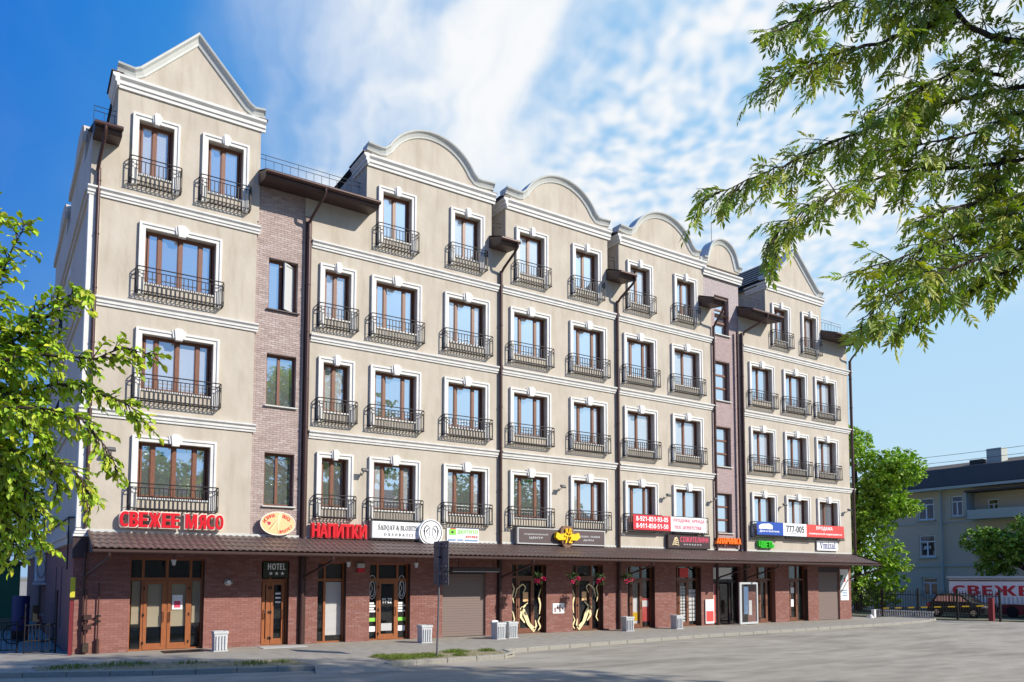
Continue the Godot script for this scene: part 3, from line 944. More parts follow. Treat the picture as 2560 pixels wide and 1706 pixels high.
func side_and_inside() -> void:
	# ---- left side wall (turned a little from square), back wall, roofs and the rooms
	var turn := Transform3D(Basis(Vector3.UP, deg_to_rad(1.3)), Vector3(-0.34, 0, 0))
	var L := 17.0
	var b := MB.new()
	b.box(Vector3(0, 3.4, -L), Vector3(0.35, 16.6, -0.402), turn)
	var sw := build("side_wall", b, M.plaster_side, house)
	# corner pilaster
	put("corner_pilaster", bx(Vector3(-0.37, 3.9, -0.5), Vector3(-0.05, 14.5, 0.03)), M.stucco_white, house)
	for y in [7.41, 10.98, 14.51]:
		var s := MB.new()
		s.box(Vector3(-0.13, y + 0.2, -L), Vector3(0.02, y + 0.29, -0.3), turn)
		s.box(Vector3(-0.07, y, -L), Vector3(0.02, y + 0.198, -0.3), turn)
		build("side_band", s, M.plaster_side, house)
	# side gables: the attic storeys face this way too
	for g in [[-7.6, -2.4], [-15.6, -9.4]]:
		var c: float = (g[0] + g[1]) * 0.5; var hf: float = (g[1] - g[0]) * 0.5
		var poly := PackedVector2Array([Vector2(g[0], 16.6), Vector2(g[1], 16.6), Vector2(g[1], 17.9)])
		for k in 15:
			var a := PI * k / 14
			poly.append(Vector2(c + (hf - 0.6) * cos(a), 17.9 + 1.0 * sin(a)))
		poly.append(Vector2(g[0], 17.9))
		var side := turn * Transform3D(Basis(Vector3(0, 0, 1), Vector3(0, 1, 0), Vector3(-1, 0, 0)), Vector3.ZERO)
		var m := MB.new()
		m.prism(poly, -0.35, 0.0, side)
		build("side_gable", m, M.plaster_side, house)
		var cc := MB.new()
		cc.box(Vector3(-0.1, 17.4, g[0] - 0.05), Vector3(0.02, 17.7, g[1] + 0.05), turn)
		build("side_cornice", cc, M.plaster_side, house)
	for wz in [[-6.0, 13.9], [-11.5, 13.9], [-6.0, 10.4]]:
		var o := node("side_window", house, turn * Vector3(0, wz[1], wz[0]))
		o.rotation.y = deg_to_rad(1.3) - PI / 2
		var s := MB.new()
		ring(-0.8, 0.8, -2.3, 0, 0.18, -0.01, 0.09, true, s)
		build("surround", s, M.stucco_white, o)
		put("pane", bx(Vector3(-0.62, -2.0, 0.002), Vector3(0.62, -0.18, 0.02)), M.shop_pane, o)
		var r := MB.new()
		for y in [-1.58, -2.38]:
			r.tube([Vector3(-0.85, y, 0), Vector3(-0.85, y, 0.3), Vector3(0.85, y, 0.3), Vector3(0.85, y, 0)], 0.018, -1.0, 6)
		for k in 13:
			r.box(Vector3(-0.85 + k * 0.1417 - 0.009, -2.38, 0.29), Vector3(-0.85 + k * 0.1417 + 0.009, -1.58, 0.31))
		build("railing", r, M.iron_black, o)
	# low brick wing along the side, with its parapet
	var w := MB.new()
	w.box(Vector3(-0.05, -0.1, -30.0), Vector3(0.34, 3.395, -0.05), turn)
	build("side_brick_wall", w, M.brick_3, house)
	var p := MB.new()
	p.box(Vector3(-0.2, 3.4, -30.0), Vector3(-0.002, 3.62, -0.6), turn)
	p.box(Vector3(-0.24, 3.622, -30.0), Vector3(-0.002, 3.78, -0.6), turn)
	p.box(Vector3(-0.14, 3.782, -30.0), Vector3(-0.002, 4.22, -0.6), turn)
	p.box(Vector3(-0.04, 3.4, -30.0), Vector3(0.3, 4.22, -L - 0.01), turn)
	build("parapet", p, M.plaster_side, house)
	var f := MB.new()
	f.box(Vector3(-0.2, 4.224, -30.0), Vector3(0.0, 4.26, -0.55), turn)
	f.box(Vector3(-0.2, 2.6, -0.596), Vector3(-0.16, 4.222, -0.54), turn)
	build("parapet_flashing", f, M.iron, house)
	for z in [-4.2, -6.6]:
		var s := MB.new()
		s.box(Vector3(-0.06, 0.6, z - 0.12), Vector3(-0.051, 2.75, z + 0.12), turn)
		build("wall_slot", s, M.iron_black, house)
	var cap := MB.new()
	for k in 3:
		cap.box(Vector3(-0.44 + k * 0.03, 3.62 + k * 0.09, -0.5), Vector3(-0.03, 3.69 + k * 0.09, 0.07 + 0.02 * (2 - k)))
	build("pilaster_base", cap, M.stucco_white, house)
	put("corner_box", bx(Vector3(-0.44, 2.95, -0.45), Vector3(-0.04, 3.6, 0.05)), M.sign_dark, house)
	# right side, back, slabs, partitions, roof
	put("right_wall", bx(Vector3(39.4, 3.4, -12.0), Vector3(39.66, 16.6, -0.402)), M.plaster, house)
	put("right_brick_wall", bx(Vector3(39.2, 0.0, -12.0), Vector3(39.46, 3.398, -0.402)), M.brick_0, house)
	put("back_wall", bx(Vector3(0.0, -0.1, -12.3), Vector3(39.66, 16.6, -12.01)), M.plaster_side, house)
	for y in [3.4, 7.2, 10.8, 14.3]:
		put("floor_slab", bx(Vector3(0.02, y - 0.15, -12.0), Vector3(39.39, y + 0.05, WALL_Z - 0.003)), M.interior, house)
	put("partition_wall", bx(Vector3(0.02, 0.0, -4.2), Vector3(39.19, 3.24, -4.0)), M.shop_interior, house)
	for y in [[3.46, 7.04], [7.26, 10.64], [10.86, 14.14], [14.36, 18.5]]:
		put("partition_wall", bx(Vector3(0.02, y[0], -4.4), Vector3(39.39, y[1], -4.2)), M.interior, house)
	for x in [4.75, 6.5, 15.0, 21.55, 27.9, 30.0]:
		put("cross_wall", bx(Vector3(x, 3.46, -4.19), Vector3(x + 0.12, 16.4, WALL_Z - 0.004)), M.interior, house)
	put("main_roof", bx(Vector3(0.0, 18.7, -12.0), Vector3(39.6, 18.9, -6.4)), M.roof_sheet, house)
	for a in [[0.35, 4.93], [8.97, 14.62], [15.33, 21.02], [21.72, 30.18], [32.3, 37.26]]:
		put("attic_ceiling", bx(Vector3(a[0] + 0.26, 18.5, -6.39), Vector3(a[1] - 0.26, 18.62, -0.41)), M.interior, house)

# ---------------------------------------------------------------- ground floor and awning
func door_set(x0: float, x1: float, top: float, posts: Array, doors: Array, transom: float, material: Material, z := -0.3, called := "shopfront") -> Node3D:
	# posts: inner uprights; doors: [xa, xb] ranges that are leaves with a handle; panes fill the rest
	var o := node(called, house, Vector3(0, 0, z))
	var f := MB.new()
	ring(x0 - 0.02, x1 + 0.02, -0.02, top + 0.02, 0.07, -0.06, 0.06, false, f)
	for p in posts:
		f.box(Vector3(p - 0.04, 0.03, -0.055), Vector3(p + 0.04, top - 0.03, 0.055))
	f.box(Vector3(x0, transom - 0.05, -0.05), Vector3(x1, transom + 0.05, 0.065))
	build("frame", f, material, o)
	var xs := [x0 + 0.05]; xs.append_array(posts); xs.append(x1 - 0.05)
	for i in xs.size() - 1:
		put("transom_pane", bx(Vector3(xs[i] + 0.03, transom + 0.04, -0.003), Vector3(xs[i + 1] - 0.03, top - 0.04, 0.003)), M.shop_pane, o)
		var is_door := false
		for d in doors:
			if (xs[i] + xs[i + 1]) * 0.5 > d[0] and (xs[i] + xs[i + 1]) * 0.5 < d[1]:
				is_door = true
		if is_door:
			var leaf := MB.new()
			ring(xs[i] + 0.035, xs[i + 1] - 0.035, 0.02, transom - 0.055, 0.1, -0.04, 0.075, false, leaf)
			leaf.box(Vector3(xs[i] + 0.13, 0.11, -0.03), Vector3(xs[i + 1] - 0.13, 0.22, 0.06))
			build("door_leaf", leaf, material, o)
			put("door_pane", bx(Vector3(xs[i] + 0.12, 0.2, -0.003), Vector3(xs[i + 1] - 0.12, transom - 0.14, 0.003)), M.shop_pane, o)
			var h := MB.new()
			var hx: float = xs[i + 1] - 0.1 if i % 2 == 1 else xs[i] + 0.1
			h.tube([Vector3(hx, 0.92, 0.07), Vector3(hx, 0.92, 0.13), Vector3(hx, 1.22, 0.13), Vector3(hx, 1.22, 0.07)], 0.014, -1.0, 6)
			build("door_handle", h, M.iron_black, o)
			var hg := MB.new()
			var gx: float = xs[i] + 0.04 if i % 2 == 1 else xs[i + 1] - 0.04
			for y in [0.2, 1.1, 1.95]:
				hg.box(Vector3(gx - 0.02, y, 0.05), Vector3(gx + 0.02, y + 0.09, 0.095))
			build("hinges", hg, M.iron_black, o)
		else:
			put("side_pane", bx(Vector3(xs[i] + 0.03, 0.05, -0.003), Vector3(xs[i + 1] - 0.03, transom - 0.045, 0.003)), M.shop_pane, o)
	return o

func ground_floor() -> void:
	var H := [[1.2, 3.44, 0.0, 2.97], [5.32, 6.28, 0.0, 2.94], [7.32, 8.4, 0.0, 2.92], [9.32, 11.0, 0.0, 2.9], [12.4, 14.4, 0.0, 2.8], [15.7, 17.47, 0.0, 2.96], [18.9, 20.65, 0.0, 2.98], [22.1, 23.84, 0.0, 2.95], [25.25, 26.97, 0.0, 2.97], [27.85, 29.95, 0.0, 2.98], [31.15, 32.65, 0.0, 3.0], [33.82, 35.45, 0.0, 3.1], [36.4, 38.35, 0.0, 3.02]]
	wall(-0.34, 39.46, 0.0, 3.456, H, M.mortar, -0.012)
	brick_field(-0.34, 39.46, 0.01, 3.3, H, -0.01, "brick_base", [Color(0.298, 0.132, 0.108), Color(0.285, 0.125, 0.102), Color(0.312, 0.14, 0.115)], true, 0.06)
	# shop floors and soffit
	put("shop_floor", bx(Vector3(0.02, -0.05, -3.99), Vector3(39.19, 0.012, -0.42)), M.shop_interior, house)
	# ---- entrances
	var o := door_set(1.2, 3.44, 2.97, [1.6, 2.32, 3.05], [[1.6, 3.05]], 2.3, M.door_wood)
	for p in [[1.29, 1.54], [3.12, 3.38]]:
		put("blind", bx(Vector3(p[0], 0.85, -0.04), Vector3(p[1], 2.24, -0.03)), M.blind, o)
	put("blind", bx(Vector3(1.76, 0.75, -0.04), Vector3(2.2, 2.14, -0.03)), M.blind, o)
	put("blind", bx(Vector3(2.46, 0.75, -0.04), Vector3(2.92, 2.14, -0.03)), M.blind, o)
	put("notice", bx(Vector3(2.5, 1.3, 0.004), Vector3(2.82, 1.78, 0.007)), M.print_white, o)
	put("notice_picture", bx(Vector3(2.56, 1.36, 0.008), Vector3(2.76, 1.58, 0.01)), M.pink, o)
	o = door_set(5.32, 6.28, 2.94, [5.68], [[5.32, 6.28]], 2.26, M.door_wood)
	put("notice", bx(Vector3(5.86, 1.42, 0.005), Vector3(6.1, 1.9, 0.008)), M.black, o)
	for k in 3:
		put("notice_line", bx(Vector3(5.885, 1.46 + k * 0.15, 0.009), Vector3(6.075, 1.47 + k * 0.15 + 0.05, 0.011)), M.print_white, o)
	put("notice", bx(Vector3(5.42, 1.12, 0.005), Vector3(5.56, 1.24, 0.008)), M.print_white, o)
	put("notice", bx(Vector3(5.42, 1.5, 0.005), Vector3(5.56, 1.58, 0.008)), M.light_grey, o)
	o = door_set(7.32, 8.4, 2.92, [7.66], [], 2.28, M.door_wood)
	put("blind", bx(Vector3(7.74, 0.25, -0.06), Vector3(8.33, 2.2, -0.05)), M.print_white, o)
	put("transom_board", bx(Vector3(7.38, 2.36, -0.06), Vector3(8.34, 2.86, -0.05)), M.sign_dark, o)
	o = door_set(9.32, 11.0, 2.9, [9.74, 10.56], [[9.74, 10.56]], 2.28, M.door_wood)
	for x in [9.54, 10.76]:
		# white print on the side panes
		var b := MB.new()
		for a in [[0.17, 2.0, 0.45], [0.1, 1.95, 0.3]]:
			var pts := []
			for k in 21:
				var t := TAU * k / 20
				pts.append(Vector3(x + a[0] * cos(t), a[1] + a[2] * sin(t), 0.006))
			b.tube(pts, 0.014, -1.0, 4, false)
		b.tube([Vector3(x - 0.1, 1.7, 0.006), Vector3(x + 0.02, 1.95, 0.006), Vector3(x - 0.06, 2.15, 0.006), Vector3(x + 0.08, 2.3, 0.006)], 0.014, -1.0, 4)
		build("pane_print", b, M.print_white, o)
		for k in 4:
			put("pane_print", bx(Vector3(x - 0.16, 1.05 + k * 0.1, 0.005), Vector3(x + 0.16 - k % 2 * 0.08, 1.12 + k * 0.1, 0.008)), M.print_white, o)
		put("pane_notice", bx(Vector3(x - 0.16, 0.32, 0.005), Vector3(x + 0.16, 0.52, 0.008)), M.print_white, o)
		put("pane_notice", bx(Vector3(x - 0.18, 0.7, 0.005), Vector3(x + 0.18, 0.84, 0.008)), M.lime, o)
	text("11-22", Vector3(10.15, 1.48, 0.008), 0.4, 0.2, 0.004, M.print_white, o, "opening_hours")
	put("pane_notice", bx(Vector3(9.92, 0.34, 0.005), Vector3(10.36, 0.62, 0.008)), M.light_grey, o)
	# roller shutters
	for s in [[12.4, 14.4, 2.8, "shutter"], [36.4, 38.35, 3.02, "shutter"]]:
		var sh := node("roller_shutter", house, Vector3(0, 0, -0.1))
		var y := 0.02
		while y < s[2] - 0.05:
			put("slat", bx(Vector3(s[0], y, -0.012), Vector3(s[1], y + 0.096, 0.0), 0.004), M.shutter, sh)
			y += 0.1
		put("guide", bx(Vector3(s[0], 0, -0.03), Vector3(s[0] + 0.05, s[2], 0.03)), M.shutter, sh)
		put("guide", bx(Vector3(s[1] - 0.05, 0, -0.03), Vector3(s[1], s[2], 0.03)), M.shutter, sh)
		put("shutter_box", bx(Vector3(s[0], s[2] - 0.3, -0.25), Vector3(s[1], s[2] - 0.001, 0.08)), M.sign_dark, sh)
	# shops with cream ornament on the glass
	for s in [[15.7, 17.47, [16.1, 16.95], [16.1, 16.95], 1.0], [18.9, 20.65, [19.3, 20.15], [19.3, 20.15], -1.0]]:
		o = door_set(s[0], s[1], 2.96, s[2], [s[3]], 2.4, M.wood)
		var c: float = (s[0] + s[1]) * 0.5
		var d: float = s[4]
		ribbon(o, [Vector2(c - 0.3 * d, 1.1), Vector2(c - 0.12 * d, 0.9), Vector2(c + 0.1 * d, 0.4), Vector2(c + 0.42 * d, 0.1)], [0.16, 0.2, 0.15, 0.2], "glass_ornament")
		ribbon(o, [Vector2(c + 0.3 * d, 0.08), Vector2(c + 0.5 * d, 0.3), Vector2(c + 0.45 * d, 0.55)], [0.06, 0.09, 0.04], "glass_ornament")
		ribbon(o, [Vector2(c - 0.75 * d, 0.4), Vector2(c - 0.62 * d, 0.6), Vector2(c - 0.7 * d, 0.9), Vector2(c - 0.8 * d, 1.0)], [0.03, 0.06, 0.05, 0.02], "glass_ornament")
		ribbon(o, [Vector2(c - 0.62 * d, 1.5), Vector2(c - 0.5 * d, 1.9), Vector2(c - 0.2 * d, 2.1), Vector2(c - 0.05 * d, 1.95), Vector2(c - 0.2 * d, 1.7)], [0.02, 0.05, 0.06, 0.05, 0.03], "glass_ornament")
		ribbon(o, [Vector2(c + 0.05 * d, 1.3), Vector2(c - 0.25 * d, 1.05), Vector2(c - 0.3 * d, 0.7), Vector2(c - 0.1 * d, 0.45)], [0.05, 0.1, 0.12, 0.05], "glass_ornament")
		ribbon(o, [Vector2(c + 0.74 * d, 1.9), Vector2(c + 0.62 * d, 1.55), Vector2(c + 0.72 * d, 1.2), Vector2(c + 0.66 * d, 0.8)], [0.02, 0.08, 0.09, 0.03], "glass_ornament")
		ribbon(o, [Vector2(c - 0.78 * d, 2.2), Vector2(c - 0.64 * d, 1.9), Vector2(c - 0.74 * d, 1.6), Vector2(c - 0.66 * d, 1.3)], [0.02, 0.07, 0.07, 0.02], "glass_ornament")
		ribbon(o, [Vector2(c + 0.7 * d, 0.7), Vector2(c + 0.6 * d, 0.5), Vector2(c + 0.72 * d, 0.25), Vector2(c + 0.6 * d, 0.1)], [0.02, 0.06, 0.08, 0.03], "glass_ornament")
		put("pane_notice", bx(Vector3(c - 0.14, 1.35, 0.005), Vector3(c + 0.12, 1.75, 0.008)), M.skin, o)
	# further shops
	o = door_set(22.1, 23.84, 2.95, [22.5, 23.2], [[22.5, 23.2]], 2.3, M.wood)
	put("window_display", bx(Vector3(22.6, 0.2, -0.05), Vector3(23.12, 1.45, -0.04)), M.print_white, o)
	put("window_display", bx(Vector3(22.62, 0.35, -0.038), Vector3(23.1, 0.75, -0.034)), M.yellow, o)
	put("window_display", bx(Vector3(23.28, 0.3, -0.05), Vector3(23.76, 1.4, -0.04)), M.red_light, o)
	put("window_display", bx(Vector3(23.32, 1.0, -0.038), Vector3(23.7, 1.3, -0.034)), M.print_white, o)
	o = door_set(25.25, 26.97, 2.97, [25.6, 26.3], [[25.6, 26.3]], 2.3, M.wood)
	for k in 24:
		# pebble pattern of the window film
		put("film_patch", bx(Vector3(25.72 + (k % 2) * 0.26, 0.2 + int(k / 2) * 0.15, 0.005), Vector3(25.94 + (k % 2) * 0.24, 0.31 + int(k / 2) * 0.15, 0.008)), M.light_grey, o)
		if k < 16:
			put("film_patch", bx(Vector3(26.38 + (k % 2) * 0.27, 0.24 + int(k / 2) * 0.2, 0.005), Vector3(26.6 + (k % 2) * 0.26, 0.4 + int(k / 2) * 0.2, 0.008)), M.light_grey, o)
	put("oval_board", bx(Vector3(25.7, 2.4, 0.07), Vector3(26.3, 2.86, 0.09)), M.red_light, o)
	o = door_set(27.85, 29.95, 2.98, [28.5, 29.3], [], 2.2, M.sign_dark)
	put("board", bx(Vector3(27.98, 2.32, 0.07), Vector3(29.4, 2.9, 0.1)), M.print_white, o)
	put("side_board", bx(Vector3(27.9, 0.1, 0.07), Vector3(28.2, 2.1, 0.1)), M.print_white, o)
	put("side_board_stripe", bx(Vector3(28.1, 0.1, 0.102), Vector3(28.19, 2.1, 0.106)), M.red_light, o)
	o = door_set(31.15, 32.65, 3.0, [31.6, 32.25], [[31.6, 32.25]], 2.3, M.wood)
	for k in 5:
		put("window_display", bx(Vector3(31.24, 0.9 + k * 0.16, -0.05), Vector3(31.56, 0.98 + k * 0.16, -0.03)), M.print_white, o)
	o = door_set(33.82, 35.45, 3.1, [34.1, 34.8], [[34.1, 34.8]], 2.3, M.wood)
	put("pane_notice", bx(Vector3(34.3, 1.55, 0.005), Vector3(34.6, 1.85, 0.008)), M.print_white, o)
	put("pane_notice", bx(Vector3(34.25, 0.8, 0.005), Vector3(34.55, 1.2, 0.008)), M.print_white, o)
	# brick jambs seen from the side stay dark wood
	for x in [3.44, 6.28, 8.4, 11.0, 17.47, 20.65, 23.84, 26.97, 35.45]:
		put("door_jamb", bx(Vector3(x - 0.012, 0.0, -0.23), Vector3(x - 0.002, 2.88, -0.02)), M.soffit, house)
	awning()

func ribbon(parent: Node, pts: Array, w: Array, called: String) -> void:
	var cv := Curve2D.new()
	for i in pts.size():
		var tn: Vector2 = (pts[mini(i + 1, pts.size() - 1)] - pts[maxi(i - 1, 0)]) * 0.2
		cv.add_point(pts[i], -tn, tn)
	var b := MB.new()
	var n := 24
	var L := cv.get_baked_length()
	var left := []; var right := []
	for k in n + 1:
		var p := cv.sample_baked(L * k / n)
		var p2 := cv.sample_baked(minf(L, L * k / n + 0.01)); var p1 := cv.sample_baked(maxf(0.0, L * k / n - 0.01))
		var d := (p2 - p1).normalized()
		var f := float(k) / n * (w.size() - 1)
		var i0 := mini(int(f), w.size() - 2)
		var ww: float = lerpf(w[i0], w[i0 + 1], f - i0) * 0.5
		left.append(p + Vector2(-d.y, d.x) * ww); right.append(p - Vector2(-d.y, d.x) * ww)
	for k in n:
		b.q(Vector3(right[k].x, right[k].y, 0.085), Vector3(right[k + 1].x, right[k + 1].y, 0.085), Vector3(left[k + 1].x, left[k + 1].y, 0.085), Vector3(left[k].x, left[k].y, 0.085))
	build(called, b, M.cream, parent)

func awning() -> void:
	var o := node("awning", house)
	var x0 := -0.02; var x1 := 39.6
	var y0 := 3.77; var y1 := 3.22; var z1 := 1.72
	# deck and soffit
	var d := MB.new()
	d.sweep_x(PackedVector2Array([Vector2(0.002, 3.12), Vector2(1.72, 3.08), Vector2(1.72, 3.18), Vector2(0.002, 3.735)]), x0, x1)
	build("soffit", d, M.soffit, o)
	# tiles: wavy, four courses, each course lapping the one below
	var tw := 0.21; var rows := 4
	var slope := Vector3(0, y1 - y0, z1 + 0.03); var len := slope.length() / rows
	var dir := slope.normalized(); var up := Vector3(0, dir.z, -dir.y)
	var t := MB.new()
	var nx := 8
	var prof := func(k: int) -> float:
		var p := float(k) / nx
		return 0.034 * pow(0.5 + 0.5 * cos(TAU * (p - 0.3)), 0.7)
	for k in nx:
		var xa := tw * k / nx; var xb := tw * (k + 1) / nx
		var ha: float = prof.call(k); var hb: float = prof.call(k + 1)
		var na := Vector3(-(hb - ha) / (xb - xa), 1, 0).normalized()
		var p0 := Vector3(xa, 0, 0) + up * ha; var p1 := Vector3(xb, 0, 0) + up * hb
		var e0 := dir * (len + 0.02) + up * 0.028
		t.q(p0 + e0, p1 + e0, p1, p0)
		t.q(p0 + dir * (len + 0.02) - up * 0.004, p1 + dir * (len + 0.02) - up * 0.004, p1 + e0, p0 + e0)
	var tile := t.mesh()
	var mm := MultiMesh.new()
	mm.transform_format = MultiMesh.TRANSFORM_3D
	mm.mesh = tile
	var xs := []
	var roof := node("tile_roof", house)
	var count := 0
	var i := 0
	while x0 + (i + 1) * tw <= x1 + 0.01:
		for r in range(rows - 1, -1, -1):
			var at := Vector3(x0 + i * tw, y0, 0.012) + dir * len * r + Vector3(0, rng.randf_range(-0.002, 0.002), 0)
			if count < 298:
				put("roof_tile", tile, M.roof_tile, roof, at)
				count += 1
			else:
				xs.append(Transform3D(Basis.IDENTITY, at))
		i += 1
	mm.instance_count = xs.size()
	for k in xs.size():
		mm.set_instance_transform(k, xs[k])
	var mi := MultiMeshInstance3D.new()
	mi.name = "far_roof_tiles"
	mi.multimesh = mm
	mi.material_override = M.roof_tile
	roof.add_child(mi)
	mi.set_meta("kind", "stuff")
	put("verge", bx(Vector3(x0 - 0.03, -0.06, 0.0), Vector3(x0 + 0.02, 0.08, 1.8)), M.pipe, o, Vector3(0, y0, 0.02)).rotation.x = atan2(0.55, 1.75)
	put("verge", bx(Vector3(x1 - 0.02, -0.06, 0.0), Vector3(x1 + 0.03, 0.08, 1.8)), M.pipe, o, Vector3(0, y0, 0.02)).rotation.x = atan2(0.55, 1.75)
	put("wall_flashing", bx(Vector3(-0.05, 3.77, 0.0), Vector3(39.66, 3.86, 0.03), 0.005), M.coping, o)
	# gutter and fascia
	var gt := MB.new()
	gt.sweep_x(PackedVector2Array([Vector2(1.725, 3.08), Vector2(1.81, 3.08), Vector2(1.845, 3.11), Vector2(1.85, 3.18), Vector2(1.83, 3.185), Vector2(1.725, 3.15)]), x0, x1)
	build("gutter", gt, M.gutter, o)
	# pipe offsets back to the wall, wall pipes below
	for x in [-0.1, 6.72, 15.05, 21.53, 28.05, 30.2, 39.2]:
		var p := MB.new()
		p.tube([Vector3(x + 0.5, 3.08, 1.78), Vector3(x + 0.5, 2.96, 1.78), Vector3(x + 0.44, 2.86, 1.6), Vector3(x + 0.06, 2.42, 0.22), Vector3(x, 2.3, 0.1)], 0.045, -1.0, 8)
		build("pipe_offset", p, M.pipe, o)
		if x < 39.0:
			downpipe(x, 0.0, 3.1, 0.075 if x > 1.0 else 0.04, 0.09)
	put("pipe_casing", bx(Vector3(6.6, 0.0, 0.004), Vector3(6.86, 3.1, 0.05)), M.pipe, house)
	put("pipe_casing", bx(Vector3(14.94, 0.0, 0.004), Vector3(15.16, 3.1, 0.05)), M.pipe, house)

# ---------------------------------------------------------------- signs
var fonts := {}

func text(s: String, centre: Vector3, w: float, h: float, depth: float, m: Material, parent: Node, called := "lettering", face := "Droid Sans", turn := 0.0) -> MeshInstance3D:
	if not fonts.has(face):
		var f := SystemFont.new()
		f.font_names = PackedStringArray([face])
		f.font_weight = 700
		fonts[face] = f
	var t := TextMesh.new()
	t.font = fonts[face]
	t.text = s
	t.font_size = 48
	t.pixel_size = 0.01
	t.depth = 0.1
	t.curve_step = 1.0
	var o := put(called, t, m, parent)
	var box := t.get_aabb()
	var sc := Vector3(w / maxf(box.size.x, 0.01), h / maxf(box.size.y, 0.01), depth / maxf(box.size.z, 0.001))
	var c := box.position + box.size * 0.5
	o.basis = Basis(Vector3.BACK, turn) * Basis.from_scale(sc)
	o.position = centre - o.basis * c
	return o

func bold_letters(s: String, x0: float, x1: float, yc: float, h: float, z: float, face_mat: Material, edge_mat: Material, parent: Node, skew := 0.0, drop := 0.0) -> void:
	# channel letters, each a thing that can be picked out: bright face on a wider pale tray
	var adv := []
	var total := 0.0
	for i in s.length():
		var a := 0.55 if s[i] == " " else (1.45 if s[i] in "ЖМШЩ" else 1.0)
		adv.append(a); total += a
	var x := x0
	for i in s.length():
		var w: float = (x1 - x0) * adv[i] / total
		if s[i] != " ":
			var yy := yc + drop * ((x - x0) / (x1 - x0) - 0.5)
			var o := node("letter", parent, Vector3(x + w * 0.5, yy, z))
			text(s[i], Vector3(0, 0, -0.05), w * 1.0, h * 1.08, 0.12, edge_mat, o, "letter_tray")
			text(s[i], Vector3(0, 0, 0.02), w * 0.86, h * 0.96, 0.03, face_mat, o, "letter_face")
			o.basis = Basis(Vector3(1, 0, 0), Vector3(skew, 1, 0), Vector3(0, 0, 1)) if skew != 0.0 else Basis.IDENTITY
			for l in o.get_children():
				for dx in [-0.012, 0.012]:
					var c: MeshInstance3D = l.duplicate()
					c.name = numbered(o, String(l.name).split("_0")[0])
					c.position += Vector3(dx, 0, -0.001 if dx < 0 else 0.001)
					o.add_child(c, true)
			put("letter_peg", bx(Vector3(-0.015, -0.02, -z), Vector3(0.015, 0.02, -0.06)), M.iron, o)
		x += w

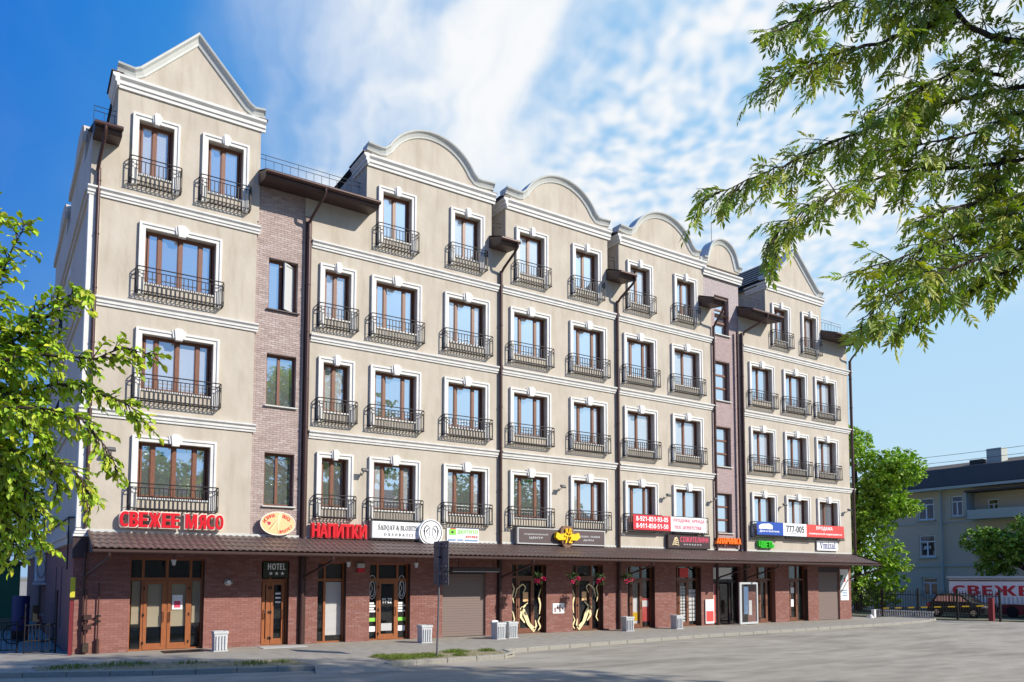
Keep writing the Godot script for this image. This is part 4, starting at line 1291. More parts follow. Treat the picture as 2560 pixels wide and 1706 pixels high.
func signs() -> void:
	var o := thing("shop_sign", Vector3.ZERO, "red letters with pale edges reading СВЕЖЕЕ МЯСО above the left end of the awning", "sign")
	bold_letters("СВЕЖЕЕ МЯСО", 0.8, 3.95, 4.2, 0.5, 0.22, M.red, M.cream_trim, o)
	o = thing("shop_sign", Vector3.ZERO, "red letters with pink edges reading НАПИТКИ beside the oval sign", "sign")
	bold_letters("НАПИТКИ", 6.98, 9.08, 4.06, 0.5, 0.2, M.red, M.red_light, o)
	# oval
	o = thing("oval_sign", Vector3(5.78, 4.24, 0.2), "oval peach sign with red lettering round its rim on the brick pier", "sign")
	var b := MB.new()
	var poly := PackedVector2Array()
	for k in 40:
		poly.append(Vector2(0.6 * cos(TAU * k / 40), 0.4 * sin(TAU * k / 40)))
	b.prism(poly, -0.06, 0.0)
	build("oval_board", b, M.skin, o)
	b = MB.new()
	var pts := []
	for k in 41:
		pts.append(Vector3(0.6 * cos(TAU * k / 40), 0.4 * sin(TAU * k / 40), -0.01))
	b.tube(pts, 0.022, -1.0, 6, false)
	build("rim", b, M.cream_trim, o)
	var i := 0
	for ch in "ИСТИНА":
		var a := PI * 0.92 - i * 0.2
		text(ch, Vector3(0.48 * cos(a), 0.3 * sin(a), 0.006), 0.09, 0.12, 0.006, M.red_light, o, "letter", "Droid Sans", (a - PI / 2) * 0.6)
		i += 1
	i = 0
	for ch in "ВКУСА":
		var a := PI * 0.36 - i * 0.15
		text(ch, Vector3(0.46 * cos(a), 0.29 * sin(a), 0.006), 0.08, 0.12, 0.006, M.red_light, o, "letter", "Droid Sans", (a - PI / 2) * 0.6)
		i += 1
	i = 0
	for ch in "ПРОДУКТ":
		text(ch, Vector3(0.06 + i * 0.068, -0.29 + i * i * 0.0055, 0.006), 0.06, 0.11, 0.006, M.red_light, o, "letter", "Droid Sans", 0.12 + i * 0.05)
		i += 1
	ribbon_at(o, [Vector2(-0.25, -0.25), Vector2(-0.1, 0.0), Vector2(0.02, 0.2), Vector2(0.06, 0.42)], [0.02, 0.05, 0.09, 0.03], M.cream, 0.008, "stalk")
	ribbon_at(o, [Vector2(0.02, -0.3), Vector2(0.0, -0.05), Vector2(0.08, 0.2), Vector2(0.09, 0.4)], [0.02, 0.05, 0.08, 0.04], M.cream, 0.011, "stalk")
	ribbon_at(o, [Vector2(-0.3, -0.2), Vector2(-0.12, 0.02), Vector2(0.0, 0.16)], [0.012, 0.014, 0.012], M.bronze, 0.015, "stroke")
	ribbon_at(o, [Vector2(-0.36, 0.06), Vector2(-0.3, -0.02), Vector2(-0.26, 0.05)], [0.05, 0.09, 0.04], M.pink, 0.009, "blossom")
	put("peg", bx(Vector3(-0.05, -0.05, -0.28), Vector3(0.05, 0.05, -0.06)), M.iron, o)
	# white light box
	o = thing("lightbox_sign", Vector3.ZERO, "long white light box with black lettering and a grey case, left of the round sign", "sign")
	put("case", bx(Vector3(9.2, 3.8, 0.03), Vector3(11.5, 4.52, 0.26), 0.05), M.box_grey, o)
	put("face", bx(Vector3(9.28, 3.86, 0.262), Vector3(11.46, 4.48, 0.275)), M.white, o)
	text("ŠАDQАV & ВLОDITS", Vector3(10.32, 4.25, 0.28), 1.62, 0.3, 0.006, M.black, o, "lettering", "Droid Serif")
	text("O X 3 O B A T I I", Vector3(10.35, 3.99, 0.28), 1.2, 0.1, 0.006, M.black, o, "small_lettering", "Droid Serif")
	put("rule", bx(Vector3(9.6, 3.9, 0.276), Vector3(11.2, 3.908, 0.279)), M.light_grey, o)
	# round sign
	o = thing("round_sign", Vector3(11.66, 4.12, 0.0), "round white drum sign with two dark line-drawn heads in a black ring", "sign")
	b = MB.new()
	b.tube([Vector3(0, 0, 0.03), Vector3(0, 0, 0.42)], 0.52, -1.0, 40)
	build("drum", b, M.white, o)
	b = MB.new()
	pts = []
	for k in 41:
		pts.append(Vector3(0.455 * cos(TAU * k / 40), 0.455 * sin(TAU * k / 40), 0.42))
	b.tube(pts, 0.017, -1.0, 4, false)
	build("ring", b, M.black, o)
	for s in [-1.0, 1.0]:
		ribbon_at(o, [Vector2(s * 0.3, 0.12), Vector2(s * 0.2, 0.27), Vector2(s * 0.07, 0.2), Vector2(s * 0.06, -0.1), Vector2(s * 0.16, -0.28)], [0.05, 0.03, 0.015, 0.02, 0.012], M.black, 0.425, "head_outline")
		ribbon_at(o, [Vector2(s * 0.3, 0.1), Vector2(s * 0.28, -0.1), Vector2(s * 0.2, -0.3)], [0.07, 0.03, 0.015], M.black, 0.426, "hair_stroke")
		ribbon_at(o, [Vector2(s * 0.1, 0.16), Vector2(s * 0.2, 0.06), Vector2(s * 0.16, -0.06)], [0.03, 0.04, 0.01], M.black, 0.427, "face_stroke")
	# green and white panel
	o = thing("panel_sign", Vector3.ZERO, "white panel with lime green lettering and a small green shape, right of the round sign", "sign")
	put("panel", bx(Vector3(12.55, 3.78, 0.02), Vector3(14.02, 4.38, 0.06)), M.white, o)
	put("green_badge", bx(Vector3(12.64, 4.08, 0.062), Vector3(12.96, 4.31, 0.07), 0.003), M.lime, o)
	put("badge_top", bx(Vector3(12.7, 4.3, 0.062), Vector3(12.94, 4.35, 0.068)), M.red_light, o)
	put("badge_mark", bx(Vector3(12.74, 4.15, 0.071), Vector3(12.84, 4.23, 0.074)), M.black, o)
	text("ДКИТИТО", Vector3(13.5, 4.2, 0.066), 0.95, 0.2, 0.006, M.lime, o)
	text("аптека", Vector3(13.68, 4.02, 0.066), 0.56, 0.1, 0.006, M.red_light, o, "small_lettering")
	for r in [[12.6, 12.95], [13.02, 13.3], [13.36, 13.97]]:
		put("address_line", bx(Vector3(r[0], 3.84, 0.062), Vector3(r[1], 3.91, 0.066)), M.grey_blue, o)
	# long brown light box with a yellow emblem
	o = thing("lightbox_sign", Vector3.ZERO, "long grey-brown light box with a pale rim and a yellow winged emblem in its middle", "sign")
	put("case", bx(Vector3(15.75, 3.78, 0.03), Vector3(20.6, 4.52, 0.24), 0.02), M.box_grey, o)
	put("rim", bx(Vector3(15.8, 3.8, 0.242), Vector3(20.58, 4.5, 0.25)), M.light_grey, o)
	put("face", bx(Vector3(15.86, 3.85, 0.252), Vector3(20.52, 4.45, 0.256)), M.sign_brown, o)
	text("LЮДОВИКОВСКИЙ", Vector3(16.75, 4.22, 0.258), 1.25, 0.09, 0.004, M.light_grey, o, "small_lettering")
	text("ЦЕНТР", Vector3(16.75, 4.06, 0.258), 0.7, 0.11, 0.004, M.light_grey, o, "small_lettering")
	text("МАГАЗИН - РАЗЛИВ", Vector3(19.6, 4.2, 0.258), 1.3, 0.08, 0.004, M.light_grey, o, "small_lettering")
	text("ДНЁМ", Vector3(19.6, 4.04, 0.258), 0.6, 0.1, 0.004, M.light_grey, o, "small_lettering")
	b = MB.new()
	b.prism(PackedVector2Array([Vector2(18.3, 3.6), Vector2(18.55, 3.8), Vector2(18.68, 4.2), Vector2(18.62, 4.5), Vector2(18.5, 4.62), Vector2(18.1, 4.62), Vector2(17.98, 4.5), Vector2(17.92, 4.2), Vector2(18.05, 3.8)]), 0.258, 0.42)
	build("shield", b, M.bronze, o)
	b = MB.new()
	for s in [-1.0, 1.0]:
		b.prism(PackedVector2Array([Vector2(18.3 + s * 0.1, 4.0), Vector2(18.3 + s * 0.5, 4.0), Vector2(18.3 + s * 0.66, 4.12), Vector2(18.3 + s * 0.6, 4.34), Vector2(18.3 + s * 0.4, 4.26), Vector2(18.3 + s * 0.1, 4.3)]), 0.3, 0.47)
	build("wing", b, M.yellow, o)
	text("ЯД", Vector3(18.3, 4.38, 0.47), 0.36, 0.26, 0.06, M.yellow, o, "emblem_letters")
	text("72", Vector3(18.3, 4.05, 0.48), 0.42, 0.34, 0.06, M.yellow, o, "emblem_letters")
	# red and white banner on the balcony rails
	o = thing("banner", Vector3.ZERO, "red and white banner with two white telephone numbers tied to the balcony rails", "banner")
	put("red_half", bx(Vector3(22.2, 4.62, 0.32), Vector3(24.6, 5.33, 0.335)), M.red_banner, o)
	put("white_half", bx(Vector3(24.604, 4.62, 0.32), Vector3(27.05, 5.33, 0.335)), M.white, o)
	text("8-921-851-93-05", Vector3(23.4, 5.15, 0.338), 2.05, 0.22, 0.006, M.print_white, o, "telephone_number")
	text("8-911-850-51-50", Vector3(23.4, 4.82, 0.338), 2.05, 0.22, 0.006, M.print_white, o, "telephone_number")
	text("ПРОДАЖА, АРЕНДА", Vector3(25.85, 5.14, 0.338), 2.15, 0.2, 0.006, M.pink, o, "lettering")
	text("тел. агентства", Vector3(25.75, 4.82, 0.338), 1.85, 0.18, 0.006, M.pink, o, "lettering")
	# dark panel with a striped cone
	o = thing("panel_sign", Vector3.ZERO, "dark brown sign with cream striped cone and pink lettering, beneath the red and white banner", "sign")
	put("board", bx(Vector3(24.55, 3.82, 0.04), Vector3(27.45, 4.46, 0.2), 0.01), M.sign_dark, o)
	text("СОЖИТЕЛИНН", Vector3(26.33, 4.26, 0.202), 1.95, 0.26, 0.006, M.pink, o)
	text("п е к а р н я", Vector3(26.2, 4.0, 0.202), 1.2, 0.09, 0.006, M.light_grey, o, "small_lettering")
	for k in 4:
		ribbon_at(o, [Vector2(24.86 + k * 0.03, 4.0 + k * 0.1), Vector2(25.02, 4.02 + k * 0.1), Vector2(25.22 - k * 0.02, 3.98 + k * 0.1)], [0.025, 0.05, 0.025], M.cream, 0.203, "cone_stripe")
	ribbon_at(o, [Vector2(24.82, 3.95), Vector2(24.95, 4.2), Vector2(25.1, 4.36), Vector2(25.2, 4.2), Vector2(25.26, 3.92)], [0.02, 0.03, 0.05, 0.03, 0.02], M.cream, 0.205, "cone_outline")
	# orange, green letters
	o = thing("shop_sign", Vector3.ZERO, "bright orange letters on the brick section right of the striped cone sign", "sign")
	put("backing", bx(Vector3(27.95, 4.0, 0.0), Vector3(29.75, 4.42, 0.03)), M.mortar, o)
	bold_letters("АНАРИНКА", 27.95, 29.8, 4.26, 0.3, 0.14, M.orange, M.orange, o)
	o = thing("shop_sign", Vector3.ZERO, "bright green letters reading ЦВЕТЬ below the blue and red banner", "sign")
	bold_letters("ЦВЕТЬ", 31.15, 32.4, 4.16, 0.36, 0.16, M.green, M.green, o)
	# three part banner
	o = thing("banner", Vector3.ZERO, "long banner of a blue, a white and a red field with the number 777-005", "banner")
	put("blue_field", bx(Vector3(30.85, 4.67, 0.32), Vector3(32.98, 5.36, 0.335)), M.blue, o)
	put("white_field", bx(Vector3(32.984, 4.67, 0.32), Vector3(34.98, 5.36, 0.335)), M.white, o)
	put("red_field", bx(Vector3(34.984, 4.67, 0.32), Vector3(38.42, 5.36, 0.335)), M.red_light, o)
	put("banner_lath", bx(Vector3(30.8, 4.62, 0.27), Vector3(38.45, 4.67, 0.319)), M.iron, o)
	text("777-005", Vector3(34.0, 5.05, 0.338), 1.55, 0.36, 0.006, M.black, o, "telephone_number")
	put("rule", bx(Vector3(33.5, 4.8, 0.336), Vector3(34.6, 4.815, 0.339)), M.black, o)
	text("ПРОДАЖА", Vector3(36.6, 5.16, 0.338), 1.5, 0.24, 0.006, M.print_white, o)
	text("коммерческой недвижимости", Vector3(36.7, 4.86, 0.338), 3.0, 0.16, 0.006, M.print_white, o, "small_lettering")
	b = MB.new()
	b.prism(PackedVector2Array([Vector2(31.0, 4.98), Vector2(32.1, 4.98), Vector2(32.1, 5.18), Vector2(31.85, 5.28), Vector2(31.2, 5.24), Vector2(31.0, 5.14)]), 0.336, 0.34)
	build("house_mark", b, M.print_white, o)
	text("Дом в Балтике", Vector3(31.85, 4.86, 0.338), 1.6, 0.14, 0.006, M.print_white, o, "small_lettering")
	o = thing("panel_sign", Vector3.ZERO, "small white panel with dark blue lettering near the right end of the awning", "sign")
	put("panel", bx(Vector3(36.2, 3.94, 0.05), Vector3(38.15, 4.54, 0.12), 0.01), M.white, o)
	text("Vmízal", Vector3(37.17, 4.24, 0.122), 1.45, 0.38, 0.006, M.ink_blue, o, "lettering", "Droid Serif")
	# hotel sign in the transom
	o = thing("hotel_sign", Vector3.ZERO, "green glass panel reading HOTEL with three stars above the narrow brown door", "sign")
	put("panel", bx(Vector3(5.36, 2.36, 0.02), Vector3(6.22, 2.9, 0.035)), M.sign_green if M.has("sign_green") else M.green_wall, o)
	text("HOTEL", Vector3(5.82, 2.74, 0.038), 0.62, 0.22, 0.006, M.print_white, o)
	for k in 3:
		var st := PackedVector2Array()
		for q in 10:
			var rr := 0.075 if q % 2 == 0 else 0.032
			st.append(Vector2(5.62 + k * 0.2 + rr * sin(TAU * q / 10), 2.5 + rr * cos(TAU * q / 10)))
		b = MB.new()
		b.prism(st, 0.037, 0.043)
		build("star", b, M.print_white, o)
	# notices on the wall
	o = thing("notice", Vector3.ZERO, "white notice with dark figures on brick between two shops with cream ornament", "notice")
	put("sheet", bx(Vector3(17.8, 0.82, 0.005), Vector3(18.42, 1.26, 0.012)), M.print_white, o)
	for k in 4:
		put("figure", bx(Vector3(17.88 + k * 0.13, 0.88 + (k % 2) * 0.12, 0.0125), Vector3(17.96 + k * 0.13, 1.08 + (k % 3) * 0.05, 0.015)), M.mortar, o)
	o = thing("notice", Vector3.ZERO, "tall white poster with a green corner and red mark, at the building's right end", "poster")
	put("sheet", bx(Vector3(38.42, 1.1, 0.005), Vector3(39.2, 2.9, 0.015)), M.print_white, o)
	b = MB.new()
	b.prism(PackedVector2Array([Vector2(38.42, 2.1), Vector2(38.75, 2.56), Vector2(38.42, 2.56)]), 0.016, 0.019)
	build("green_corner", b, M.green_wall, o)
	put("red_mark", bx(Vector3(38.8, 2.15, 0.016), Vector3(38.92, 2.4, 0.019)), M.red, o)
	for k in 3:
		put("text_line", bx(Vector3(38.58, 1.35 + k * 0.14, 0.016), Vector3(39.06, 1.42 + k * 0.14, 0.019)), M.grey_blue, o)
	o = thing("notice", Vector3.ZERO, "pale poster with a pink lower half, left of the open glass door", "poster")
	put("sheet", bx(Vector3(27.2, 0.1, 0.03), Vector3(27.8, 1.3, 0.06)), M.print_white, o)
	put("picture", bx(Vector3(27.24, 0.2, 0.062), Vector3(27.76, 0.72, 0.066)), M.red_light, o)
	o = thing("alarm_box", Vector3(8.93, 2.72, 0.0), "small alarm box, white above and red below, left of the round rings on glass", "alarm")
	put("upper_half", bx(Vector3(-0.14, 0.0, 0.0), Vector3(0.14, 0.17, 0.12), 0.01), M.light_grey, o)
	put("lower_half", bx(Vector3(-0.14, -0.16, 0.0), Vector3(0.14, -0.002, 0.12), 0.01), M.red_banner, o)
	o = thing("lamp_bar", Vector3(13.5, 2.62, 0.75), "long thin lamp bar hanging above the roller shutter beside the road sign", "lamp")
	put("bar", bx(Vector3(-1.1, 0.0, -0.06), Vector3(1.1, 0.16, 0.06), 0.01), M.sign_dark, o)
	put("diffuser", bx(Vector3(-1.06, -0.03, -0.045), Vector3(1.06, -0.002, 0.045)), M.light_grey, o)
	for x in [-0.8, 0.8]:
		put("hanger", bx(Vector3(x - 0.01, 0.16, -0.01), Vector3(x + 0.01, 0.46, 0.01)), M.iron, o)
	for x in [2.35, 8.2, 10.9]:
		o = thing("pendant_lamp", Vector3(x, 2.82, 0.7), "small pale pendant lamp under the awning " + ("before the double brown door" if x < 3.0 else ("before the НАПИТКИ shop" if x < 9.0 else "before the door with opening hours")), "lamp", "pendant lamps under the awning")
		put("stem", bx(Vector3(-0.01, 0.1, -0.01), Vector3(0.01, 0.27, 0.01)), M.iron, o)
		var sh := MB.new()
		sh.tube([Vector3(0, -0.08, 0), Vector3(0, 0.1, 0)], 0.045, 0.08, 12)
		build("shade", sh, M.white, o)
	o = thing("wall_dome", Vector3(4.2, 2.2, 0.0), "small white round fitting on the brick between the double door and the HOTEL door", "lamp")
	b = MB.new()
	b.tube([Vector3(0, 0, 0.0), Vector3(0, 0, 0.03), Vector3(0, 0, 0.07), Vector3(0, 0, 0.09)], 0.13, 0.06, 16)
	build("dome", b, M.white, o)
	for k in 2:
		put("clip", bx(Vector3(-0.14 + k * 0.26, -0.05, 0.0), Vector3(-0.12 + k * 0.26, 0.05, 0.05)), M.chrome, o)

func ribbon_at(parent: Node, pts: Array, w: Array, m: Material, z: float, called: String) -> void:
	var before := parent.get_child_count()
	ribbon(parent, pts, w, called)
	var o: MeshInstance3D = parent.get_child(before)
	o.position.z = z - 0.085
	o.material_override = m

# ---------------------------------------------------------------- ground
func sheet(called: String, poly: Array, y: float, m: Material) -> MeshInstance3D:
	var p := PackedVector2Array()
	for k in poly:
		p.append(k)
	var ix := Geometry2D.triangulate_polygon(p)
	var b := MB.new()
	for k in range(0, ix.size(), 3):
		var a := p[ix[k]]; var c := p[ix[k + 1]]; var d := p[ix[k + 2]]
		if (c - a).cross(d - a) > 0.0:
			var s := c; c = d; d = s
		b.t(Vector3(a.x, y, a.y), Vector3(c.x, y, c.y), Vector3(d.x, y, d.y))
	return build(called, b, m)

const EDGE := [Vector2(-14, 0.6), Vector2(-5.0, 3.2), Vector2(-1.4, 4.72), Vector2(1.4, 5.92), Vector2(3.4, 6.5), Vector2(4.9, 6.95)]
const EDGE2 := [Vector2(6.75, 7.35), Vector2(7.1, 7.2), Vector2(9.2, 7.2), Vector2(10.9, 7.15), Vector2(11.35, 6.85), Vector2(11.6, 5.7), Vector2(13.5, 5.38), Vector2(16.2, 5.08), Vector2(21.8, 4.45), Vector2(26.2, 4.2), Vector2(34.0, 3.8), Vector2(41.0, 3.3), Vector2(44.0, 2.4)]

func ground() -> void:
	struct(sheet("road", [Vector2(-500, -500), Vector2(500, -500), Vector2(500, 500), Vector2(-500, 500)], -0.11, M.road))
	var walk := []
	walk.append_array(EDGE)
	walk.append_array(EDGE2)
	walk.append_array([Vector2(44, -0.3), Vector2(39.46, -0.3), Vector2(39.46, -0.2), Vector2(-0.2, -0.2), Vector2(-0.4, -1.2), Vector2(-14, -3.0)])
	struct(sheet("pavement", walk, 0.0, M.sidewalk))
	var ramp := MB.new()
	ramp.q(Vector3(4.6, -0.112, 7.9), Vector3(7.0, -0.112, 8.3), Vector3(6.75, 0.002, 7.3), Vector3(4.9, 0.002, 6.9))
	struct(build("pavement_ramp", ramp, M.sidewalk))
	# kerb stones one by one
	var kerb := struct(node("kerb", self))
	for e in [EDGE, EDGE2]:
		var cv := Curve3D.new()
		for p in e:
			cv.add_point(Vector3(p.x, 0, p.y))
		var L := cv.get_baked_length()
		var d := 0.0
		while d < L - 0.2:
			var l := minf(1.0, L - d)
			var a := cv.sample_baked(d + 0.006); var c := cv.sample_baked(d + l - 0.006)
			var o := put("kerb_stone", bx(Vector3(-l / 2 + 0.006, -0.2, -0.075), Vector3(l / 2 - 0.006, 0.028 if e == EDGE or d < 8.0 else 0.012, 0.075), 0.015), M.kerb, kerb, (a + c) * 0.5 + Vector3(0, rng.randf_range(-0.006, 0.004), 0))
			o.rotation.y = -atan2(c.z - a.z, c.x - a.x)
			d += l
	# worn verges with grass
	var g1 := [Vector2(-1.45, 3.3), Vector2(0.2, 3.5), Vector2(2.2, 4.1), Vector2(3.9, 4.75), Vector2(4.85, 4.85), Vector2(4.95, 6.75), Vector2(3.4, 6.38), Vector2(1.4, 5.8), Vector2(-1.35, 4.6)]
	var g2 := [Vector2(7.0, 5.4), Vector2(8.4, 5.2), Vector2(9.8, 5.12), Vector2(11.0, 5.2), Vector2(11.3, 6.7), Vector2(10.9, 7.03), Vector2(7.15, 7.08)]
	struct(sheet("verge_soil", g1, 0.012, M.soil))
	struct(sheet("verge_soil", g2, 0.012, M.soil))
	grass("grass_verge", g1, 5200, [[Vector2(0.6, 4.0), 1.0], [Vector2(-0.6, 4.0), 0.8], [Vector2(3.6, 5.6), 0.7], [Vector2(2.2, 4.6), 0.6], [Vector2(4.4, 5.7), 0.5]])
	grass("grass_verge", g2, 9000, [[Vector2(7.7, 6.2), 0.9], [Vector2(8.5, 6.3), 0.7], [Vector2(9.9, 5.6), 0.55], [Vector2(7.3, 5.7), 0.4], [Vector2(11.0, 5.8), 0.4], [Vector2(9.5, 6.6), 0.3]])
	put_sheet_box("drain_cover", Vector3(13.2, -0.108, 10.2))
	# yard at the left and behind, and the lawn at the far right
	struct(sheet("yard", [Vector2(-40, -60), Vector2(-0.6, -60), Vector2(-0.6, -1.3), Vector2(-14, -3.1), Vector2(-40, -4)], -0.05, M.sidewalk))
	struct(sheet("lawn", [Vector2(44.2, -40), Vector2(59.9, -40), Vector2(59.9, 30), Vector2(54, 30), Vector2(46, 4), Vector2(44.2, 2)], -0.06, M.yard))

func put_sheet_box(called: String, at: Vector3) -> void:
	pass

func grass(called: String, poly: Array, n: int, tufts: Array) -> void:
	var p := PackedVector2Array()
	var box := Rect2(poly[0], Vector2.ZERO)
	for k in poly:
		p.append(k); box = box.expand(k)
	var b := MB.new()
	b.use_col = true
	for k in 5:
		var a := TAU * k / 5 + 0.3 * k
		var d := Vector3(cos(a), 0, sin(a))
		var s := Vector3(-d.z, 0, d.x) * 0.006
		var top := d * 0.035 + Vector3(0, 0.075 + 0.01 * k, 0)
		b.t(-s, s, top)
	var mm := MultiMesh.new()
	mm.transform_format = MultiMesh.TRANSFORM_3D
	mm.use_colors = true
	mm.mesh = b.mesh()
	var xs := []
	for k in n:
		var at := Vector2(rng.randf_range(box.position.x, box.end.x), rng.randf_range(box.position.y, box.end.y))
		if not Geometry2D.is_point_in_polygon(at, p):
			continue
		var w := 0.0
		for t in tufts:
			w = maxf(w, 1.0 - at.distance_to(t[0]) / t[1])
		if rng.randf() > clampf(w * 1.5, 0.03, 1.0):
			continue
		var s := rng.randf_range(0.5, 1.3) * (0.5 + 0.6 * clampf(w, 0.0, 1.0))
		xs.append(Transform3D(Basis(Vector3.UP, rng.randf() * TAU).scaled(Vector3(s, s, s)), Vector3(at.x, 0.012, at.y)))
	mm.instance_count = xs.size()
	for k in xs.size():
		mm.set_instance_transform(k, xs[k])
		var l := rng.randf_range(0.7, 1.5)
		mm.set_instance_color(k, Color(l * rng.randf_range(0.9, 1.4), l, l * 0.8))
	var o := MultiMeshInstance3D.new()
	o.name = numbered(self, called)
	o.multimesh = mm
	o.material_override = M.grass
	add_child(o, true)
	o.set_meta("kind", "stuff")
	tag(o, "worn green grass growing in tufts on the bare verge " + ("by the left kerb" if poly[0].x < 0 else "around the foot of the road sign"), "grass")

# ---------------------------------------------------------------- small things along the front
func street_things() -> void:
	# wall floodlights
	var spots := [[0.5, "above the red СВЕЖЕЕ МЯСО letters"], [8.93, "above the НАПИТКИ letters"], [18.15, "above the yellow winged emblem"], [24.5, "above the red and white banner"], [27.75, "beside the right brick section"], [33.2, "above the white 777-005 field"], [39.05, "at the far right end of the façade"]]
	for s in spots:
		var o := thing("wall_floodlight", Vector3(s[0], 6.3, 0), "small wall floodlight on a short arm " + s[1], "lamp", "floodlights on the façade")
		var b := MB.new()
		b.tube([Vector3(0, -0.06, 0.0), Vector3(0, -0.05, 0.12), Vector3(0, 0.04, 0.28)], 0.016, -1.0, 6)
		build("arm", b, M.box_grey, o)
		var hd := put("head", bx(Vector3(-0.12, -0.05, -0.05), Vector3(0.12, 0.05, 0.12), 0.012), M.sign_back, o, Vector3(0, 0.08, 0.28))
		hd.rotation.x = 0.55
		put("base", bx(Vector3(-0.05, -0.1, 0.0), Vector3(0.05, 0.0, 0.02)), M.box_grey, o)
	# concrete planters / litter bins
	var bins := [[3.72, 1.15, 0.0, "right of the double brown door"], [10.75, 1.75, 0.0, "right of the door with opening hours"], [13.95, 1.7, 0.1, "with a white bag on its rim"], [14.65, 1.5, 0.0, "second of the pair beside the downpipe"], [21.25, 0.95, -0.1, "right of the second shop with cream ornament"], [24.25, 1.0, 0.0, "left of the shop with pebble film"]]
	for s in bins:
		var o := thing("litter_bin", Vector3(s[0], 0.0, s[1]), "pale concrete litter bin with fluted front, " + s[3], "litter bin", "litter bins along the shopfronts", s[2])
		var b := MB.new()
		var w := 0.225; var w2 := 0.19; var h := 0.62
		for k in 4:
			var x := Transform3D(Basis(Vector3.UP, k * PI / 2), Vector3.ZERO)
			b.q(x * Vector3(-w2, 0, w2), x * Vector3(w2, 0, w2), x * Vector3(w - 0.02, h - 0.06, w - 0.02), x * Vector3(-w + 0.02, h - 0.06, w - 0.02))
		build("body", b, M.planter, o)
		b = MB.new()
		for k in 4:
			var x := Transform3D(Basis(Vector3.UP, k * PI / 2), Vector3.ZERO)
			b.box(Vector3(-w, h - 0.06, w - 0.07), Vector3(w - 0.0705, h + 0.02, w), x)
		build("rim", b, M.planter, o)
		for k in 4:
			var xx := -0.135 + k * 0.09
			var rib := put("flute", bx(Vector3(-0.026, 0.04, 0.0), Vector3(0.026, 0.5, 0.035), 0.012), M.planter, o, Vector3(xx, 0.0, w2 + 0.0))
			rib.rotation.x = 0.03
		put("liner", bx(Vector3(-0.16, 0.5, -0.16), Vector3(0.16, 0.54, 0.16)), M.black, o)
		put("foot", bx(Vector3(-w2 - 0.03, 0, -w2 - 0.03), Vector3(w2 + 0.03, 0.03, w2 + 0.03)), M.planter, o)
	var bag := thing("plastic_bag", Vector3(13.8, 0.66, 1.7), "small white plastic bag lying on the rim of a litter bin", "bag")
	var bb := MB.new()
	bb.tube([Vector3(-0.13, 0, 0), Vector3(-0.1, 0.02, 0.01), Vector3(0, 0.03, 0), Vector3(0.1, 0.01, -0.01), Vector3(0.13, 0, 0)], 0.05, 0.04, 8)
	build("bag_body", bb, M.white, bag)
	# road sign seen from behind
	var o := thing("road_sign", Vector3(8.74, 0.0, 6.65), "grey back of a road sign with smaller plate below, on a thin post", "road sign")
	var b := MB.new()
	b.tube([Vector3(-0.04, 0.0, 0.0), Vector3(0.0, 1.4, 0.0), Vector3(0.03, 3.42, 0.0)], 0.028, -1.0, 10)
	build("post", b, M.sign_back, o)
	put("plate", bx(Vector3(0.07, 2.56, -0.47), Vector3(0.09, 3.46, 0.47), 0.006), M.sign_back, o)
	put("lower_plate", bx(Vector3(0.07, 2.14, -0.47), Vector3(0.09, 2.53, 0.47), 0.006), M.sign_back, o)
	b = MB.new()
	for y in [2.24, 2.46, 2.7, 3.3]:
		b.box(Vector3(0.02, y - 0.02, -0.42), Vector3(0.069, y + 0.02, 0.42))
	build("rail", b, M.sign_back, o)
	put("clamp", bx(Vector3(-0.03, 2.95, -0.04), Vector3(0.068, 3.0, 0.04)), M.iron, o)
	# mats
	o = tag(put("door_mat", bx(Vector3(2.1, 0.003, 0.35), Vector3(3.25, 0.02, 1.15)), M.black), "dark door mat in front of the double brown door", "mat")
	o = tag(put("door_step_plate", bx(Vector3(5.1, 0.003, 0.5), Vector3(6.6, 0.018, 1.2)), M.light_grey), "pale step plate in front of the HOTEL door", "mat")
	# hanging baskets
	var hb := [[16.1, 1.3, "leftmost of four"], [17.9, 1.3, "above the white notice"], [19.3, 1.3, "over the second cream ornament"], [20.9, 1.3, "next to a downpipe"]]
	for s in hb:
		var h := thing("flower_basket", Vector3(s[0], 2.25, s[1]), "basket of crimson flowers under the awning, " + s[2], "flower basket", "flower baskets under the awning")
		b = MB.new()
		b.tube([Vector3(0, 0.85, 0), Vector3(0, 0.18, 0)], 0.006, -1.0, 5)
		build("chain", b, M.iron, h)
		b = MB.new()
		b.tube([Vector3(0, -0.02, 0), Vector3(0, 0.08, 0), Vector3(0, 0.18, 0)], 0.1, 0.17, 14)
		build("pot", b, M.bark, h)
		foliage(h, "leaves", M.leaf_dark, leaf_blade(0.09, 0.05), [[Vector3(0, 0.2, 0), Vector3(0.26, 0.16, 0.24), 130], [Vector3(0.02, 0.02, 0.1), Vector3(0.24, 0.22, 0.16), 60]], 1.0)
		foliage(h, "flowers", M.flower, leaf_blade(0.06, 0.055), [[Vector3(0.14, 0.08, 0.14), Vector3(0.15, 0.1, 0.13), 70], [Vector3(-0.12, -0.02, 0.16), Vector3(0.14, 0.1, 0.12), 60]], 1.0)
	# aluminium door standing open
	o = node("open_glass_door", house, Vector3(28.95, 0.04, 0.75))
	o.rotation.y = 0.12
	b = MB.new()
	ring(0, 1.55, 0, 2.12, 0.1, -0.03, 0.03, false, b)
	build("frame", b, M.alu, o)
	put("pane", bx(Vector3(0.09, 0.09, -0.004), Vector3(1.46, 2.03, 0.004)), M.shop_pane, o)
	put("poster", bx(Vector3(0.35, 0.5, -0.02), Vector3(0.75, 1.9, -0.012)), M.grey_blue, o)
	put("poster", bx(Vector3(0.8, 0.45, -0.02), Vector3(1.05, 1.2, -0.012)), M.print_white, o)
